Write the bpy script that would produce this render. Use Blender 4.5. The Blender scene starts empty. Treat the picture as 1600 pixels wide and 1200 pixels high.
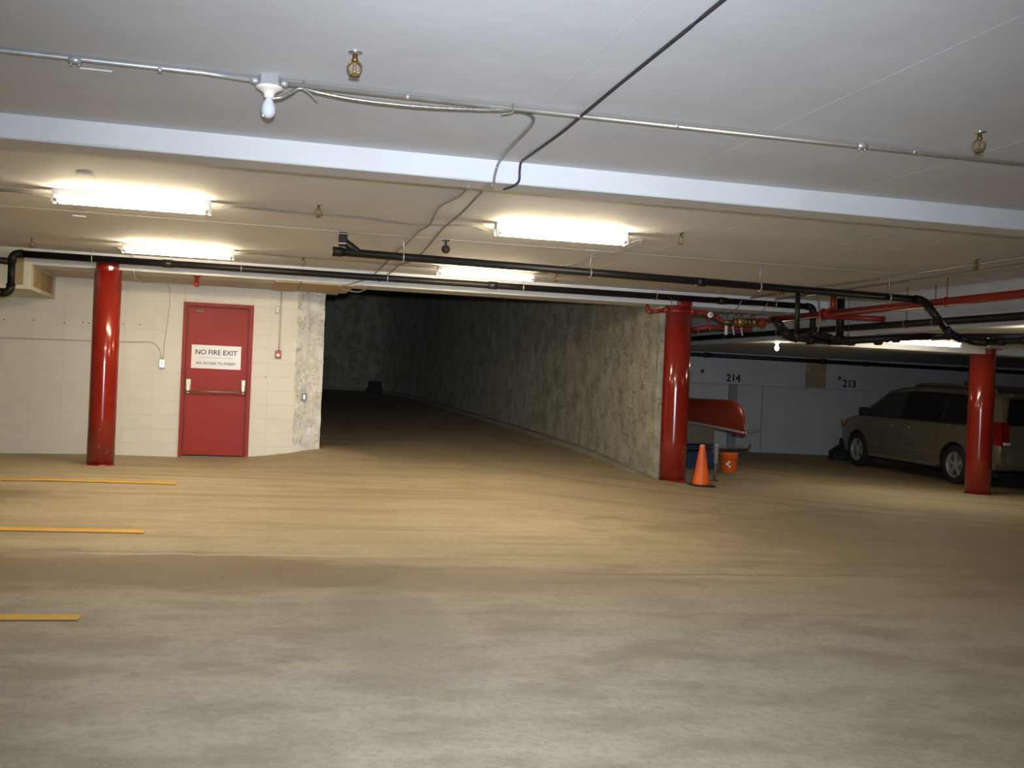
import bpy, bmesh, math, random
from mathutils import Vector, Matrix, noise as mnoise
random.seed(7)
SC = bpy.context.scene
COL = SC.collection
PI = math.pi

# ------------------------------------------------------------------ camera
FPX, YAW, PITCH, ROLL, CAMH = 1633.2, math.radians(14.232), math.radians(0.018), math.radians(2.3905), 1.21
_fw = Vector((math.sin(YAW), math.cos(YAW), 0)); _rt = Vector((math.cos(YAW), -math.sin(YAW), 0)); _up = Vector((0, 0, 1))
_f2 = math.cos(PITCH) * _fw + math.sin(PITCH) * _up
_u2 = -math.sin(PITCH) * _fw + math.cos(PITCH) * _up
_r3 = math.cos(ROLL) * _rt + math.sin(ROLL) * _u2
_u3 = -math.sin(ROLL) * _rt + math.cos(ROLL) * _u2
cam_d = bpy.data.cameras.new('camera'); cam = bpy.data.objects.new('camera', cam_d); COL.objects.link(cam)
cam_d.sensor_fit = 'HORIZONTAL'; cam_d.sensor_width = 36.0; cam_d.lens = FPX * 36.0 / 1600.0
cam_d.clip_start = 0.05; cam_d.clip_end = 200
cam.matrix_world = Matrix(((_r3.x, _u3.x, -_f2.x, 0), (_r3.y, _u3.y, -_f2.y, 0), (_r3.z, _u3.z, -_f2.z, CAMH), (0, 0, 0, 1)))
SC.camera = cam

# ------------------------------------------------------------------ world and exposure (a closed garage: no daylight)
W = bpy.data.worlds.new('garage_dark'); SC.world = W; W.use_nodes = True
W.node_tree.nodes['Background'].inputs[0].default_value = (0.02, 0.02, 0.02, 1)
W.node_tree.nodes['Background'].inputs[1].default_value = 0.0
SC.view_settings.view_transform = 'Standard'; SC.view_settings.look = 'None'
SC.view_settings.gamma = 1.0; SC.view_settings.use_curve_mapping = False
SC.view_settings.exposure = 0.0
# the photographer's flash, held just above the lens
fl_d = bpy.data.lights.new('camera_flash', 'AREA'); fl_d.shape = 'DISK'; fl_d.size = 0.10; fl_d.energy = 122.0; fl_d.color = (0.80, 0.885, 1.0); fl_d.spread = math.radians(74)
flash = bpy.data.objects.new('camera_flash', fl_d); COL.objects.link(flash)
flash.matrix_world = cam.matrix_world @ Matrix.Translation((0.03, 0.16, 0.03))
# tube strengths (the tubes themselves are built with their lamps)
WARM_E, LOW_E, BULB_E = 140.0, 70.0, 150.0
WARM_C = (1.0, 0.83, 0.55)

def at(x, y, X=None, Y=None, Z=None):
    """the point of the place seen at a photo pixel, on the plane X, Y or Z"""
    d = (x - 800.0) * _r3 - (y - 599.0) * _u3 + FPX * _f2
    t = X / d.x if X is not None else (Y / d.y if Y is not None else (Z - CAMH) / d.z)
    return Vector((0, 0, CAMH)) + t * d

# ------------------------------------------------------------------ key planes (metres)
CEIL = 2.62; YW = 15.49; YB = 13.8; SOF = 2.425; LOWC = 2.12; XF = 8.24; XR = 5.7; YS = 21.75
YF0, YF1, FSOF = 6.44, 6.71, 2.48

# ------------------------------------------------------------------ materials
MATS = {}
def new_mat(name):
    m = bpy.data.materials.new(name); m.use_nodes = True
    return m, m.node_tree, m.node_tree.nodes['Principled BSDF']
def mat(name, col, rough=0.6, metal=0.0, var=0.0, vscale=3.0, bump=0.0, bscale=20.0, col2=None, spec=None, coat=0.0, stretch=None):
    if name in MATS: return MATS[name]
    m, nt, b = new_mat(name); N, L = nt.nodes.new, nt.links.new
    b.inputs['Base Color'].default_value = (*col, 1); b.inputs['Roughness'].default_value = rough; b.inputs['Metallic'].default_value = metal
    if spec is not None: b.inputs['Specular IOR Level'].default_value = spec
    if coat: b.inputs['Coat Weight'].default_value = coat; b.inputs['Coat Roughness'].default_value = 0.08
    geo = N('ShaderNodeNewGeometry'); vec = geo.outputs['Position']
    if stretch:
        mp = N('ShaderNodeMapping'); mp.inputs['Scale'].default_value = stretch; L(vec, mp.inputs['Vector']); vec = mp.outputs[0]
    if var or col2:
        n = N('ShaderNodeTexNoise'); n.inputs['Scale'].default_value = vscale; n.inputs['Detail'].default_value = 5; n.inputs['Roughness'].default_value = 0.6
        L(vec, n.inputs['Vector'])
        r = N('ShaderNodeValToRGB'); e = r.color_ramp.elements
        e[0].position, e[1].position = 0.32, 0.68
        c2 = col2 or tuple(c * (1 - var) for c in col); e[0].color = (*c2, 1); e[1].color = (*col, 1)
        L(n.outputs['Fac'], r.inputs[0]); L(r.outputs[0], b.inputs['Base Color'])
    if bump:
        n2 = N('ShaderNodeTexNoise'); n2.inputs['Scale'].default_value = bscale; n2.inputs['Detail'].default_value = 4
        L(geo.outputs['Position'], n2.inputs['Vector'])
        bp = N('ShaderNodeBump'); bp.inputs['Strength'].default_value = bump; bp.inputs['Distance'].default_value = 0.02
        L(n2.outputs['Fac'], bp.inputs['Height']); L(bp.outputs[0], b.inputs['Normal'])
    MATS[name] = m
    return m
def emat(name, col, s):
    m, nt, b = new_mat(name)
    b.inputs['Base Color'].default_value = (0.9, 0.9, 0.9, 1)
    b.inputs['Emission Color'].default_value = (*col, 1); b.inputs['Emission Strength'].default_value = s
    MATS[name] = m
    return m

def floor_material():
    m, nt, b = new_mat('dusty_concrete'); N, L = nt.nodes.new, nt.links.new
    geo = N('ShaderNodeNewGeometry'); P = geo.outputs['Position']
    sep = N('ShaderNodeSeparateXYZ'); L(P, sep.inputs[0]); X, Y = sep.outputs[0], sep.outputs[1]
    def val(s, v):
        if isinstance(v, (int, float)): s.default_value = v
        else: L(v, s)
    def M(op, a, c=0.0, d=None, clamp=False):
        n = N('ShaderNodeMath'); n.operation = op; n.use_clamp = clamp; val(n.inputs[0], a); val(n.inputs[1], c)
        if d is not None: val(n.inputs[2], d)
        return n.outputs[0]
    def noise(vec, scale, detail=5, rough=0.6):
        n = N('ShaderNodeTexNoise'); n.inputs['Scale'].default_value = scale; n.inputs['Detail'].default_value = detail; n.inputs['Roughness'].default_value = rough
        L(vec, n.inputs['Vector']); return n.outputs['Fac']
    def ramp(f, p0, p1):
        n = N('ShaderNodeMapRange'); n.interpolation_type = 'SMOOTHSTEP'; val(n.inputs[0], f); n.inputs[1].default_value = p0; n.inputs[2].default_value = p1
        return n.outputs[0]
    def mix(f, a, c):
        n = N('ShaderNodeMix'); n.data_type = 'RGBA'; val(n.inputs[0], f)
        for s, v in ((n.inputs[6], a), (n.inputs[7], c)):
            if isinstance(v, tuple): s.default_value = (*v, 1)
            else: L(v, s)
        return n.outputs[2]
    def scaled(sx, sy):
        mp = N('ShaderNodeMapping'); mp.inputs['Scale'].default_value = (sx, sy, 1); L(P, mp.inputs['Vector']); return mp.outputs[0]
    def spot(cx, cy, rx, ry, brk=0.9):
        dx = M('DIVIDE', M('SUBTRACT', X, cx), rx); dy = M('DIVIDE', M('SUBTRACT', Y, cy), ry)
        d = M('SQRT', M('ADD', M('MULTIPLY', dx, dx), M('MULTIPLY', dy, dy)))
        d = M('ADD', d, M('MULTIPLY', M('SUBTRACT', n_mid, 0.5), brk * 2))
        return ramp(d, 1.15, 0.45)
    n_big = noise(scaled(0.5, 0.8), 0.9); n_mid = noise(scaled(1, 1.6), 1.7); n_fine = noise(P, 26, 3); n_gr = noise(P, 120, 2)
    streak = noise(scaled(0.22, 2.6), 1.5, 6)
    # tyre sweep: rings round the inside of the turn out of the ramp
    dx = M('SUBTRACT', X, 14.5); dy = M('SUBTRACT', Y, 20.5)
    rad = M('SQRT', M('ADD', M('MULTIPLY', dx, dx), M('MULTIPLY', dy, dy))); ang = M('ARCTAN2', dy, dx)
    cmb = N('ShaderNodeCombineXYZ'); L(M('MULTIPLY', rad, 2.4), cmb.inputs[0]); L(M('MULTIPLY', ang, 1.3), cmb.inputs[1])
    arcs = noise(cmb.outputs[0], 1.0, 6, 0.65)
    zone = M('MULTIPLY', ramp(X, 1.0, 5.0), ramp(Y, 6.5, 9.5))
    c = mix(ramp(n_big, 0.35, 0.65), (0.47, 0.385, 0.255), (0.40, 0.325, 0.205))
    c = mix(M('MULTIPLY', ramp(n_mid, 0.48, 0.72), 0.45), c, (0.30, 0.235, 0.145))
    c = mix(M('MULTIPLY', M('MULTIPLY', ramp(streak, 0.48, 0.68), 0.70), M('SUBTRACT', 1.0, zone)), c, (0.26, 0.205, 0.125))
    c = mix(M('MULTIPLY', M('MULTIPLY', ramp(streak, 0.46, 0.28), 0.30), M('SUBTRACT', 1.0, zone)), c, (0.52, 0.45, 0.33))
    c = mix(M('MULTIPLY', M('MULTIPLY', ramp(arcs, 0.47, 0.68), 0.7), zone), c, (0.235, 0.18, 0.10))
    # paler, greyer slab close to the camera: flash light painted into its colour
    c = mix(M('MULTIPLY', ramp(Y, 7.6, 4.6), 0.75), c, mix(ramp(n_mid, 0.38, 0.66), (0.425, 0.375, 0.290), (0.27, 0.233, 0.170)))
    # oil and dirt stains; the last one also holds painted light falloff
    c = mix(M('MULTIPLY', spot(-0.6, 6.75, 2.2, 0.75), 0.8), c, (0.17, 0.11, 0.055))
    c = mix(M('MULTIPLY', spot(1.6, 6.55, 1.5, 0.5), 0.6), c, (0.25, 0.18, 0.11))
    c = mix(M('MULTIPLY', spot(-2.7, 10.4, 1.1, 0.9), 0.7), c, (0.15, 0.105, 0.05))
    c = mix(M('MULTIPLY', spot(-1.6, 8.6, 1.1, 0.5), 0.35), c, (0.20, 0.15, 0.08))
    c = mix(M('MULTIPLY', spot(0.75, 5.4, 0.35, 1.2, 1.1), 0.40), c, (0.20, 0.17, 0.11))
    c = mix(M('MULTIPLY', spot(6.8, 8.2, 4.0, 3.2), 0.62), c, (0.19, 0.15, 0.085))  # tyre dirt on the right, darkened further to paint in the lamps' falloff
    # dried salt lines
    def line(y0, x0, x1, wd, wob):
        d = M('ABSOLUTE', M('SUBTRACT', M('ADD', Y, M('MULTIPLY', M('SUBTRACT', noise(scaled(1, 0.2), 1.4, 3), 0.5), wob)), y0))
        return M('MULTIPLY', M('MULTIPLY', ramp(d, wd, wd * 0.2), ramp(X, x0 - 0.3, x0)), ramp(X, x1, x1 - 0.8))
    c = mix(M('MULTIPLY', line(7.32, -0.9, 1.3, 0.045, 0.3), 0.7), c, (0.62, 0.53, 0.40))
    c = mix(M('MULTIPLY', line(10.6, -0.6, 1.6, 0.06, 0.5), 0.4), c, (0.55, 0.46, 0.28))
    c = mix(M('MULTIPLY', line(6.75, 2.2, 5.2, 0.05, 0.3), 0.6), c, (0.20, 0.16, 0.10))
    c = mix(M('MULTIPLY', ramp(n_fine, 0.42, 0.70), 0.38), c, (0.24, 0.20, 0.14))
    c = mix(M('MULTIPLY', ramp(n_gr, 0.52, 0.75), 0.40), c, (0.58, 0.52, 0.42))
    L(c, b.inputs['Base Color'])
    b.inputs['Roughness'].default_value = 0.72; b.inputs['Specular IOR Level'].default_value = 0.3
    bp = N('ShaderNodeBump'); bp.inputs['Strength'].default_value = 0.25; bp.inputs['Distance'].default_value = 0.01
    L(n_fine, bp.inputs['Height']); L(bp.outputs[0], b.inputs['Normal'])
    return m

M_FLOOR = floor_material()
M_CEIL = mat('ceiling_paint', (0.645, 0.655, 0.675), 0.75, var=0.10, vscale=1.3, bump=0.10, bscale=9)
M_BEAM = mat('beam_paint', (0.63, 0.635, 0.64), 0.7, var=0.08, vscale=2.2, bump=0.08, bscale=12)
M_SOFF = mat('soffit_paint', (0.52, 0.47, 0.40), 0.8, var=0.15, vscale=2.0)
M_BLOCK = mat('block_paint', (0.85, 0.82, 0.73), 0.6, var=0.05, vscale=2.5, bump=0.25, bscale=55)
M_MORT = mat('mortar_paint', (0.74, 0.71, 0.62), 0.8)
def stucco(name, base, patch, crack, scale, width, bump):
    """trowelled concrete: patchy tone, wandering dark trowel lines"""
    m, nt, b = new_mat(name); N, L = nt.nodes.new, nt.links.new
    geo = N('ShaderNodeNewGeometry'); P = geo.outputs['Position']
    wob = N('ShaderNodeTexNoise'); wob.inputs['Scale'].default_value = scale * 0.9; wob.inputs['Detail'].default_value = 4; L(P, wob.inputs['Vector'])
    mx = N('ShaderNodeVectorMath'); mx.operation = 'MULTIPLY_ADD'; L(wob.outputs['Color'], mx.inputs[0]); mx.inputs[1].default_value = (3.4 / scale,) * 3; L(P, mx.inputs[2])
    v = N('ShaderNodeTexVoronoi'); v.feature = 'DISTANCE_TO_EDGE'; v.inputs['Scale'].default_value = scale; L(mx.outputs[0], v.inputs['Vector'])
    r = N('ShaderNodeMapRange'); r.interpolation_type = 'SMOOTHSTEP'; L(v.outputs['Distance'], r.inputs[0]); r.inputs[1].default_value = width; r.inputs[2].default_value = 0.0
    br = N('ShaderNodeTexNoise'); br.inputs['Scale'].default_value = scale * 0.5; br.inputs['Detail'].default_value = 3; L(P, br.inputs['Vector'])
    rb = N('ShaderNodeMapRange'); L(br.outputs['Fac'], rb.inputs[0]); rb.inputs[1].default_value = 0.40; rb.inputs[2].default_value = 0.62
    fac = N('ShaderNodeMath'); fac.operation = 'MULTIPLY'; L(r.outputs[0], fac.inputs[0]); L(rb.outputs[0], fac.inputs[1])
    n = N('ShaderNodeTexNoise'); n.inputs['Scale'].default_value = scale * 0.35; n.inputs['Detail'].default_value = 7; n.inputs['Roughness'].default_value = 0.65; L(P, n.inputs['Vector'])
    rp = N('ShaderNodeMapRange'); L(n.outputs['Fac'], rp.inputs[0]); rp.inputs[1].default_value = 0.40; rp.inputs[2].default_value = 0.66
    a = N('ShaderNodeMix'); a.data_type = 'RGBA'; L(rp.outputs[0], a.inputs[0]); a.inputs[6].default_value = (*base, 1); a.inputs[7].default_value = (*patch, 1)
    c = N('ShaderNodeMix'); c.data_type = 'RGBA'; L(fac.outputs[0], c.inputs[0]); L(a.outputs[2], c.inputs[6]); c.inputs[7].default_value = (*crack, 1)
    L(c.outputs[2], b.inputs['Base Color']); b.inputs['Roughness'].default_value = 0.9; b.inputs['Specular IOR Level'].default_value = 0.25
    h = N('ShaderNodeMath'); h.operation = 'SUBTRACT'; L(n.outputs['Fac'], h.inputs[0]); L(fac.outputs[0], h.inputs[1])
    bp = N('ShaderNodeBump'); bp.inputs['Strength'].default_value = bump; bp.inputs['Distance'].default_value = 0.03; L(h.outputs[0], bp.inputs['Height']); L(bp.outputs[0], b.inputs['Normal'])
    MATS[name] = m; return m
M_ROUGH = stucco('whitewashed_rough_concrete', (0.84, 0.82, 0.77), (0.68, 0.66, 0.60), (0.50, 0.47, 0.41), 11.0, 0.07, 0.6)
M_RAMPW = stucco('stippled_concrete', (0.44, 0.415, 0.325), (0.29, 0.27, 0.20), (0.19, 0.17, 0.115), 7.5, 0.09, 0.6)
M_CURB = mat('curb_concrete', (0.36, 0.33, 0.25), 0.85, var=0.3, vscale=2.5)
M_GREYW = mat('grey_wall_paint', (0.50, 0.51, 0.52), 0.7, var=0.08, vscale=1.5)
M_TANP = mat('tan_plaster', (0.42, 0.32, 0.18), 0.85, var=0.35, vscale=6)
M_CREAMP = mat('cream_plaster', (0.72, 0.69, 0.55), 0.8, col2=(0.55, 0.54, 0.46), vscale=4)
M_PLY = mat('plywood_patch', (0.50, 0.38, 0.20), 0.8, var=0.15, vscale=3, stretch=(1, 8, 8))
M_RED = mat('red_gloss_paint', (0.28, 0.016, 0.007), 0.18, var=0.35, vscale=2.2, coat=0.5, stretch=(1, 1, 0.35))
M_REDC = mat('chipped_red', (0.13, 0.045, 0.02), 0.7)
M_DOOR = mat('door_red', (0.34, 0.024, 0.012), 0.5, var=0.12, vscale=1.6, spec=0.3)
M_PIPE = mat('black_abs', (0.009, 0.008, 0.008), 0.45, var=0.3, vscale=4, spec=0.3)
M_REDP = mat('sprinkler_red', (0.27, 0.018, 0.010), 0.4, var=0.2, vscale=5)
M_GALV = mat('galvanised', (0.55, 0.56, 0.57), 0.38, 0.6, var=0.25, vscale=14)
M_STEEL = mat('steel_conduit', (0.50, 0.48, 0.43), 0.36, 0.75, var=0.2, vscale=9)
M_DARKST = mat('dark_steel', (0.16, 0.15, 0.13), 0.5, 0.5)
M_BRASS = mat('tarnished_brass', (0.26, 0.17, 0.06), 0.42, 0.8, var=0.3, vscale=18)
M_WHITE = mat('white_enamel', (0.80, 0.80, 0.78), 0.4)
M_PORC = mat('porcelain', (0.76, 0.72, 0.62), 0.3)
M_BULB = mat('frosted_glass', (0.56, 0.58, 0.62), 0.10)
M_CABLE = mat('grey_cable', (0.20, 0.185, 0.16), 0.6)
M_BLKC = mat('black_cable', (0.03, 0.025, 0.03), 0.55)
M_ARM = mat('armoured_cable', (0.42, 0.40, 0.37), 0.4, 0.7, var=0.5, vscale=60)
M_YEL = mat('yellow_line_paint', (0.78, 0.43, 0.03), 0.75, col2=(0.62, 0.36, 0.06), vscale=6)
M_PAPER = mat('sign_white', (0.80, 0.78, 0.74), 0.3)
M_INK = mat('black_ink', (0.02, 0.02, 0.022), 0.6)
M_CHROME = mat('worn_chrome', (0.68, 0.66, 0.60), 0.22, 0.9)
M_RUB = mat('black_rubber', (0.018, 0.018, 0.018), 0.8)
M_ORANGE = mat('orange_plastic', (0.88, 0.14, 0.012), 0.45, var=0.25, vscale=9)
M_CANOE = mat('red_canoe_hull', (0.29, 0.034, 0.012), 0.35, var=0.3, vscale=2.5, coat=0.3)
M_BLUE = mat('blue_plastic', (0.015, 0.03, 0.10), 0.45)
M_TEAL = mat('teal_plastic', (0.02, 0.22, 0.20), 0.45)
M_BOX = mat('brown_cardboard', (0.20, 0.16, 0.11), 0.85, var=0.2, vscale=4)
M_BLACK = mat('matt_black', (0.012, 0.012, 0.014), 0.7)
M_VAN = mat('champagne_metallic', (0.20, 0.175, 0.12), 0.34, 0.35, var=0.06, vscale=2, coat=0.5)
M_GLASS = mat('tinted_glass', (0.008, 0.009, 0.010), 0.06)
M_GLASSF = mat('lighter_glass', (0.035, 0.045, 0.045), 0.06)
M_TAIL = mat('tail_lamp_red', (0.20, 0.004, 0.006), 0.12, coat=0.6)
M_AMBER = mat('amber_lens', (0.65, 0.14, 0.02), 0.15)
M_BEIGE = mat('beige_plastic', (0.62, 0.57, 0.44), 0.5)
E_WARM = emat('lit_warm_tube', WARM_C, WARM_E)
E_LOW = emat('lit_dim_tube', (1.0, 0.88, 0.66), LOW_E)
E_BULB = emat('lit_bulb', (1.0, 0.85, 0.58), BULB_E)

# ------------------------------------------------------------------ mesh helpers
class MB:
    def __init__(s): s.v = []; s.f = []; s.sm = []
    def add(s, vs, fs, smooth=False):
        o = len(s.v); s.v += [Vector(p) for p in vs]; s.f += [tuple(i + o for i in q) for q in fs]; s.sm += [smooth] * len(fs); return s
    def box(s, lo, hi):
        (a, b, c), (d, e, f) = lo, hi
        return s.add([(a, b, c), (d, b, c), (d, e, c), (a, e, c), (a, b, f), (d, b, f), (d, e, f), (a, e, f)],
                     [(0, 3, 2, 1), (4, 5, 6, 7), (0, 1, 5, 4), (1, 2, 6, 5), (2, 3, 7, 6), (3, 0, 4, 7)])
    def obox(s, c, ax, ay, az):
        """box about c with half-axis vectors"""
        c, ax, ay, az = map(Vector, (c, ax, ay, az))
        P = [c + i * ax + j * ay + k * az for k in (-1, 1) for j in (-1, 1) for i in (-1, 1)]
        return s.add(P, [(0, 2, 3, 1), (4, 5, 7, 6), (0, 1, 5, 4), (1, 3, 7, 5), (3, 2, 6, 7), (2, 0, 4, 6)])
    def tube(s, pts, r, n=10, caps=True):
        pts = [Vector(p) for p in pts]; rs = r if isinstance(r, (list, tuple)) else [r] * len(pts)
        rings = []; prev = None
        for i, p in enumerate(pts):
            a = pts[max(i - 1, 0)]; b = pts[min(i + 1, len(pts) - 1)]
            if 0 < i < len(pts) - 1: t = ((p - a).normalized() + (b - p).normalized())
            else: t = b - a
            t.normalize()
            ref = prev if prev is not None else (Vector((0, 0, 1)) if abs(t.z) < 0.9 else Vector((1, 0, 0)))
            u = (ref - t * ref.dot(t)); u.normalize(); w = t.cross(u); prev = u
            k = 1.0
            if 0 < i < len(pts) - 1:
                cs = (p - a).normalized().dot((b - p).normalized()); k = 1 / max(0.5, math.sqrt(max(0.0, (1 + cs) / 2)))
            rings.append([p + (u * math.cos(2 * PI * j / n) + w * math.sin(2 * PI * j / n)) * rs[i] for j in range(n)])
        vs = [q for R in rings for q in R]; fs = []
        for i in range(len(pts) - 1):
            for j in range(n):
                fs.append((i * n + j, i * n + (j + 1) % n, (i + 1) * n + (j + 1) % n, (i + 1) * n + j))
        s.add(vs, fs, True)
        if caps:
            o = len(s.v) - len(vs); e = o + (len(pts) - 1) * n
            s.f += [tuple(o + j for j in reversed(range(n))), tuple(e + j for j in range(n))]; s.sm += [False, False]
        return s
    def lathe(s, prof, n=20, o=(0, 0, 0), axis='Z', smooth=True, caps=True):
        o = Vector(o); vs = []; fs = []
        def P(r, h, a):
            c, d = r * math.cos(a), r * math.sin(a)
            return o + (Vector((c, d, h)) if axis == 'Z' else Vector((h, c, d)) if axis == 'X' else Vector((c, h, d)))
        for r, h in prof: vs += [P(r, h, 2 * PI * j / n) for j in range(n)]
        for i in range(len(prof) - 1):
            for j in range(n):
                fs.append((i * n + j, i * n + (j + 1) % n, (i + 1) * n + (j + 1) % n, (i + 1) * n + j))
        s.add(vs, fs, smooth)
        b = len(s.v) - len(vs)
        if not caps: return s
        if prof[0][0] > 1e-6: s.f.append(tuple(b + j for j in reversed(range(n)))); s.sm.append(False)
        if prof[-1][0] > 1e-6: s.f.append(tuple(b + (len(prof) - 1) * n + j for j in range(n))); s.sm.append(False)
        return s
    def prism(s, poly, off):
        """closed polygon of 3D points swept by off"""
        n = len(poly); off = Vector(off); P = [Vector(p) for p in poly]
        return s.add(P + [p + off for p in P], [tuple(range(n - 1, -1, -1)), tuple(range(n, 2 * n))] + [(i, (i + 1) % n, n + (i + 1) % n, n + i) for i in range(n)])
    def mesh(s, name, m, bevel=0.0, org=(0, 0, 0), seg=2):
        org = Vector(org)
        me = bpy.data.meshes.new(name); me.from_pydata([tuple(p - org) for p in s.v], [], s.f)
        me.polygons.foreach_set('use_smooth', s.sm)
        bm = bmesh.new(); bm.from_mesh(me)
        bmesh.ops.remove_doubles(bm, verts=bm.verts, dist=1e-5)
        bmesh.ops.recalc_face_normals(bm, faces=bm.faces)
        if bevel:
            eds = [e for e in bm.edges if len(e.link_faces) == 2 and e.calc_face_angle(0) > 0.5]
            bmesh.ops.bevel(bm, geom=eds, offset=bevel, segments=seg, affect='EDGES', profile=0.6)
        bm.to_mesh(me); bm.free()
        me.materials.append(m); return me
def link(name, me, parent=None, loc=(0, 0, 0)):
    o = bpy.data.objects.new(name, me); COL.objects.link(o); o.location = loc
    if parent: o.parent = parent
    return o
class Thing:
    """an Empty at the thing's base that parents its parts (given in world metres)"""
    def __init__(s, name, label, cat, loc=(0, 0, 0), group=None, kind=None):
        s.o = bpy.data.objects.new(name, None); COL.objects.link(s.o); s.loc = Vector(loc); s.o.location = s.loc
        s.o.empty_display_size = 0.1
        if label: s.o['label'] = label
        if cat: s.o['category'] = cat
        if group: s.o['group'] = group
        if kind: s.o['kind'] = kind
    def part(s, name, mb, m, bevel=0.0, parent=None, label=None, seg=2):
        o = link(name, mb.mesh(name, m, bevel, s.loc, seg), parent or s.o)
        if label: o['label'] = label
        return o
def solo(name, mb, m, label, cat, group=None, bevel=0.0, org=(0, 0, 0)):
    o = link(name, mb.mesh(name, m, bevel, org), None, org); o['label'] = label; o['category'] = cat
    if group: o['group'] = group
    return o
def struct(name, mb, m, bevel=0.0, label=None):
    o = link(name, mb.mesh(name, m, bevel)); o['kind'] = 'structure'
    if label: o['label'] = label
    return o
def child(name, mb, m, parent, bevel=0.0, label=None):
    o = link(name, mb.mesh(name, m, bevel), parent)
    if label: o['label'] = label
    return o
def copy_tree(o, parent=None):
    c = o.copy(); COL.objects.link(c); c.parent = parent
    for ch in list(o.children): copy_tree(ch, c)
    return c
def text_mesh(txt, size, m, name, depth=0.002, bold=0.0):
    """flat lettering in the XZ plane, facing -Y, centred on its own bounds"""
    cu = bpy.data.curves.new(name, 'FONT'); cu.body = txt; cu.size = size; cu.extrude = depth / 2; cu.resolution_u = 4; cu.offset = bold
    ob = bpy.data.objects.new(name, cu); COL.objects.link(ob)
    dg = bpy.context.evaluated_depsgraph_get(); me = bpy.data.meshes.new_from_object(ob.evaluated_get(dg))
    bpy.data.objects.remove(ob); bpy.data.curves.remove(cu)
    xs = [v.co.x for v in me.vertices]; ys = [v.co.y for v in me.vertices]
    cx, cy = (min(xs) + max(xs)) / 2, (min(ys) + max(ys)) / 2; w = max(xs) - min(xs); h = max(ys) - min(ys)
    for v in me.vertices: x, y, z = v.co; v.co = (x - cx, -z, y - cy)
    me.materials.clear(); me.materials.append(m); me.name = name
    return me, w, h
def smooth_path(pts, k=5):
    """Catmull-Rom through the points"""
    P = [Vector(p) for p in pts]; P = [2 * P[0] - P[1]] + P + [2 * P[-1] - P[-2]]; out = []
    for i in range(1, len(P) - 2):
        a, b, c, d = P[i - 1:i + 3]
        for j in range(k):
            t = j / k
            out.append(0.5 * ((2 * b) + (c - a) * t + (2 * a - 5 * b + 4 * c - d) * t * t + (3 * b - a - 3 * c + d) * t ** 3))
    out.append(P[-2]); return out
def sstep(a, b, x):
    t = max(0.0, min(1.0, (x - a) / (b - a))); return t * t * (3 - 2 * t)

# ------------------------------------------------------------------ ground heights
def base_h(x, y):
    z = -0.0125 * (x + 2) if x > -2 else 0.012 * (x + 2)
    z = max(z, -0.22)
    return z - 0.06 * math.exp(-((x - 13) ** 2 / 9 + (y - 16) ** 2 / 6)) + 0.04 * sstep(18, 22, y) * sstep(6, 9, x)
def ramp_h(y): return -0.621 + 0.042 * y if y < 34 else 0.807
def ground(x, y):
    k = sstep(12.4, 14.6, y) * sstep(-0.9, 0.9, x) * (1 - sstep(5.75, 6.3, x))
    return base_h(x, y) * (1 - k) + ramp_h(max(y, 14.0)) * k + 0.12 * math.exp(-((x - 1.15) ** 2 / 0.45 + (y - 15.8) ** 2 / 0.8))

# ================================================================== STRUCTURE
# floor -------------------------------------------------------------
def grid_mesh(xs, ys, fz):
    mb = MB(); nx = len(xs)
    mb.add([(x, y, fz(x, y)) for y in ys for x in xs], [(j * nx + i, j * nx + i + 1, (j + 1) * nx + i + 1, (j + 1) * nx + i) for j in range(len(ys) - 1) for i in range(nx - 1)], True)
    return mb
fx = [-9 + 0.3 * i for i in range(98)]; fy = [-6 + 0.3 * j for j in range(95)]
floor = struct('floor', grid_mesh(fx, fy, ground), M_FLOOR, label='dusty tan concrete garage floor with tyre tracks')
rfx = [-4 + 0.4 * i for i in range(27)]; rfy = [22.2 + 0.4 * j for j in range(36)]
# the ramp goes on past the main slab
ramp = struct('floor_ramp', grid_mesh([x for x in rfx if x <= 6.2], rfy, lambda x, y: ramp_h(y) + 0.002), M_FLOOR, label='concrete ramp climbing into the dark')

# yellow stall lines, 2 mm of paint on the slab
def stripe(p0, p1, w, n=14):
    p0, p1 = Vector(p0), Vector(p1); d = (p1 - p0).normalized(); s = Vector((-d.y, d.x, 0)) * w / 2; mb = MB(); vs = []
    for i in range(n + 1):
        p = p0.lerp(p1, i / n)
        for q in (p - s, p + s): vs.append((q.x, q.y, ground(q.x, q.y) + 0.006))
    mb.add(vs, [(2 * i, 2 * i + 1, 2 * i + 3, 2 * i + 2) for i in range(n)]); return mb
for x0, x1, y, w in ((-5.2, -0.69, 11.85, 0.21), (-5.2, -0.70, 8.31, 0.16), (-5.2, -0.74, 5.46, 0.12)):
    child('yellow_line', stripe((x0, y, 0), (x1, y - 0.02, 0), w), M_YEL, floor)
for x, y0, y1 in ((8.95, 14.2, 19.6), (11.75, 14.2, 21.0), (15.3, 14.2, 21.0)):
    child('yellow_line', stripe((x, y0, 0), (x, y1, 0), 0.10), M_YEL, floor)

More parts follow.
